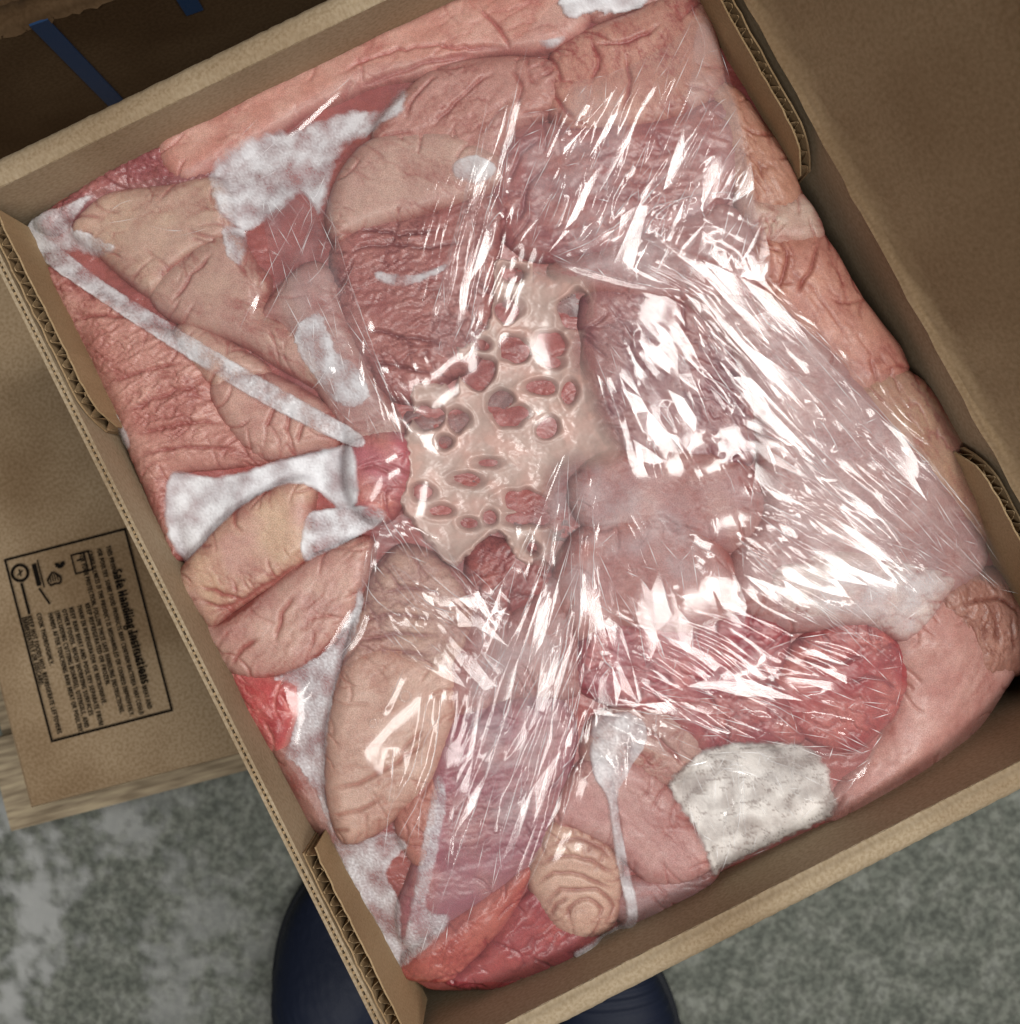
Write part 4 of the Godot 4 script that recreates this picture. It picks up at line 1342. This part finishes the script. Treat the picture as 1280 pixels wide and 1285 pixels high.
func ices() -> void:
	frost("snow_patch", "large white frost patch shaped like a boot beside the left wall", "204,612 215,590 260,597 300,590 340,578 400,563 442,558 452,600 450,632 424,642 388,612 350,611 300,638 250,688 228,706 210,682 203,642", "frost", {"solid": 0.98, "grain": 0.36, "bub": 0.12, "thick": 1.2, "soft": 2.2, "rag": 0.8})
	frost("snow_patch", "grey speckled frost between the boot-shaped patch and the creased pair", "382,650 402,638 470,634 486,650 452,672 400,698 378,703", "frost", {"solid": 0.9, "grain": 0.6, "thick": 1.4, "rag": 0.5})
	frost("snow_patch", "white snow patch at the upper left under creased film", "262,206 300,176 330,164 372,154 430,130 478,130 498,105 512,110 506,146 470,160 432,174 416,210 410,236 396,266 374,240 330,272 300,287 275,270 264,240", "frost", {"solid": 0.9, "grain": 0.6, "bub": 0.2, "thick": 1.0, "soft": 3.5, "rag": 2.2})
	frost("snow_patch", "small grey frost tail below the upper left snow patch", "278,282 302,282 308,310 300,334 284,318", "frost", {"solid": 0.75, "grain": 0.7, "rag": 1.4})
	frost("snow_patch", "white crumbly fat patch with dark cracks at the bottom wall", "838,986 870,950 906,934 960,930 1012,936 1042,962 1054,1000 1048,1029 1000,1056 950,1079 900,1103 888,1080 868,1036", "frost", {"solid": 0.97, "grain": 0.2, "thick": 2.8, "soft": 3.0, "rag": 1.8, "cracks": 1.0, "col": "efe9e4", "alt": "ab9f99"})
	frost("snow_patch", "bubbly grey frost around the left side of the tall beige piece", "340,852 400,822 442,762 458,704 452,780 430,832 414,900 408,1000 430,1060 478,1048 512,1062 482,1102 502,1142 502,1216 480,1212 450,1142 420,1072 400,1012 370,962 354,952 366,912 368,864", "frost", {"solid": 0.95, "grain": 0.6, "bub": 0.5, "thick": 1.6, "rag": 1.2})
	frost("snow_patch", "grey bubbly frost strip next to the orange red leaf-shaped piece", "548,972 562,1002 548,1082 536,1140 565,1148 560,1168 530,1196 496,1220 512,1150 530,1052", "frost", {"solid": 0.85, "grain": 0.7, "bub": 0.6, "thick": 1.2, "rag": 1.0})
	frost("snow_patch", "thin frost strip along the top wall, left end", "150,192 165,175 202,160 265,119 312,99 302,115 265,140 226,145 202,165 172,191", "frost", {"solid": 0.85, "grain": 0.7, "bub": 0.4, "rag": 0.8})
	frost("snow_patch", "white frost patch cut by the top edge of the photo", "700,2 716,-16 760,-24 806,-14 812,4 780,12 742,14 726,22 712,24", "frost", {"solid": 1.0, "grain": 0.3, "rag": 1.6})
	frost("snow_patch", "small frost smear on the red ribbed piece at the left wall", "130,505 145,520 160,545 162,562 150,560 135,532", "frost", {"solid": 0.7, "grain": 0.7, "rag": 1.4})
	frost("snow_patch", "frosty film patch left of the upper ribbed red meat", "368,420 402,390 422,440 452,460 464,500 432,512 392,472", "frost", {"solid": 0.8, "grain": 0.7, "rag": 1.8})
	frost("snow_patch", "small round frost spot on the beige slab", "568,208 598,195 626,214 602,233 572,226", "frost", {"solid": 0.7, "grain": 0.5, "rag": 0.8})
	frost("snow_patch", "thin frost streak across the upper ribbed red meat", "470,340 520,344 562,328 552,345 502,361 476,353", "frost", {"solid": 0.6, "grain": 0.7, "rag": 1.0})
	frost("snow_patch", "short pale streak between the veined pieces near the top", "672,52 690,48 712,42 704,54 690,58", "frost", {"solid": 0.9, "grain": 0.4, "rag": 0.6})
	frost("snow_patch", "whitish frost on the pale fatty slab at the lower right", "1080,700 1150,705 1195,728 1160,770 1142,800 1110,785 1050,775 1010,755 1040,720", "frost", {"solid": 0.32, "grain": 0.9, "soft": 6.0, "rag": 2.5})

func creases() -> void:
	# long folds of the film, traced, then many short ones
	fold("662,60 640,150 606,290 572,430", 2.6, 1.2)
	fold("612,130 590,230 560,330", 2.2, 1.0)
	fold("625,235 602,330 590,420", 2.2, 1.1)
	fold("585,260 560,340 540,400", 1.8, 0.9)
	fold("866,10 882,60 868,110 792,270", 3.0, 1.5)
	fold("900,100 870,170 795,272", 2.4, 1.2)
	fold("792,270 880,246 930,242", 2.2, 1.1)
	fold("792,270 740,305 695,322", 2.2, 1.1)
	fold("770,275 860,332 960,380 1060,482 1180,602 1282,734", 3.4, 1.8)
	fold("860,365 900,470 1000,570 1100,650 1205,722", 3.0, 1.6)
	fold("880,360 960,440 1050,530 1150,640 1230,716", 2.8, 1.4)
	fold("930,540 990,560 1060,620 1120,690", 2.4, 1.2)
	fold("962,385 1010,440 1080,520", 2.6, 1.2)
	fold("1080,492 1140,560 1220,660 1275,732", 2.4, 1.2)
	fold("692,324 780,352 866,368", 1.8, 0.9)
	fold("305,205 380,150 450,90", 2.0, 0.9)
	fold("330,180 385,240 432,302", 2.2, 1.0)
	fold("405,230 432,330 470,440 505,545", 2.4, 1.2)
	fold("380,250 340,330 300,420", 2.0, 1.0)
	fold("395,270 360,350 330,410", 1.8, 0.9)
	fold("200,275 280,285 340,290", 1.4, 0.5)
	fold("705,568 690,700 645,850 600,1000 530,1190", 3.0, 1.5)
	fold("712,590 716,750 690,900 640,1080", 2.8, 1.4)
	fold("722,570 728,740 716,900 690,1040 652,1130", 2.8, 1.4)
	fold("735,580 745,680 735,820 712,960", 2.2, 1.0)
	fold("700,640 660,760 612,862 590,960", 2.6, 1.3)
	fold("480,640 540,720 622,782", 2.4, 1.2)
	fold("492,652 560,702 642,772", 2.2, 1.1)
	fold("470,660 455,780 415,835 380,880", 2.0, 1.0)
	fold("560,690 605,782 592,852", 2.0, 1.0)
	fold("556,850 542,960 500,1050 478,1092", 2.2, 1.1)
	fold("540,860 520,960 490,1010", 1.8, 0.8)
	fold("730,746 820,800 852,832", 1.8, 0.8)
	fold("742,888 860,902 962,950 1090,945", 2.0, 1.0)
	fold("905,870 960,880 1040,920 1092,944", 2.0, 1.0)
	fold("925,685 1000,742 1100,802", 2.0, 1.0)
	fold("935,705 1040,770 1120,830", 2.0, 1.0)
	fold("950,660 1060,722 1150,780", 2.0, 1.0)
	fold("540,1000 600,1150 618,1190", 1.6, 0.7)
	fold("840,540 880,610 900,680", 1.6, 0.6)
	fold("745,440 775,520 790,590", 2.0, 1.0)
	fold("830,420 870,480 900,560", 1.8, 0.8)
	fold("870,1000 930,960 935,1030", 1.8, 0.8)
	fold("925,930 932,1000 940,1060", 1.8, 0.9)
	fan("680,120 900,110 930,240 790,300 680,320", 115.0, 22.5, 16, 69.0, 2.55, 0.8)
	fan("860,340 1000,400 1240,720 1180,740 960,660 900,500", 45.0, 15.0, 27, 90.0, 2.70, 0.8)
	fan("940,660 1180,740 1100,860 950,760", 32.0, 9.0, 12, 105.0, 2.40, 0.8)
	fan("620,760 730,740 720,1000 640,1080 590,960", 108.0, 10.5, 14, 90.0, 2.40, 0.8)
	fan("490,660 640,760 590,860 470,800", 50.0, 26.2, 9, 60.0, 2.55, 0.8)
	fan("540,220 640,200 610,430 540,430", 110.0, 10.5, 8, 75.0, 2.25, 0.8)
	fan("330,230 410,240 490,520 430,540 360,400", 115.0, 26.2, 11, 60.0, 2.40, 0.8)
	fan("740,400 950,440 940,580 780,600", 65.0, 30.0, 8, 54.0, 2.25, 0.6)
	fan("740,600 930,600 930,860 740,860", 60.0, 30.0, 11, 51.0, 2.25, 0.5)
	fan("840,860 1100,800 1100,960 880,960", 25.0, 18.8, 12, 69.0, 2.40, 0.8)
	fan("850,950 1040,940 1000,1050 890,1090", 70.0, 37.5, 6, 51.0, 2.40, 0.7)
	fan("740,890 860,890 800,960 745,970", 90.0, 45.0, 6, 45.0, 2.40, 0.8)
	fan("420,860 560,840 540,1180 500,1200 420,1040", 108.0, 15.0, 6, 75.0, 2.25, 0.6)
	fan("40,250 270,220 260,300 130,330", -15.0, 22.5, 4, 54.0, 2.10, 0.5)
	fan("270,170 480,110 400,250 300,280", -40.0, 30.0, 4, 54.0, 2.25, 0.6)
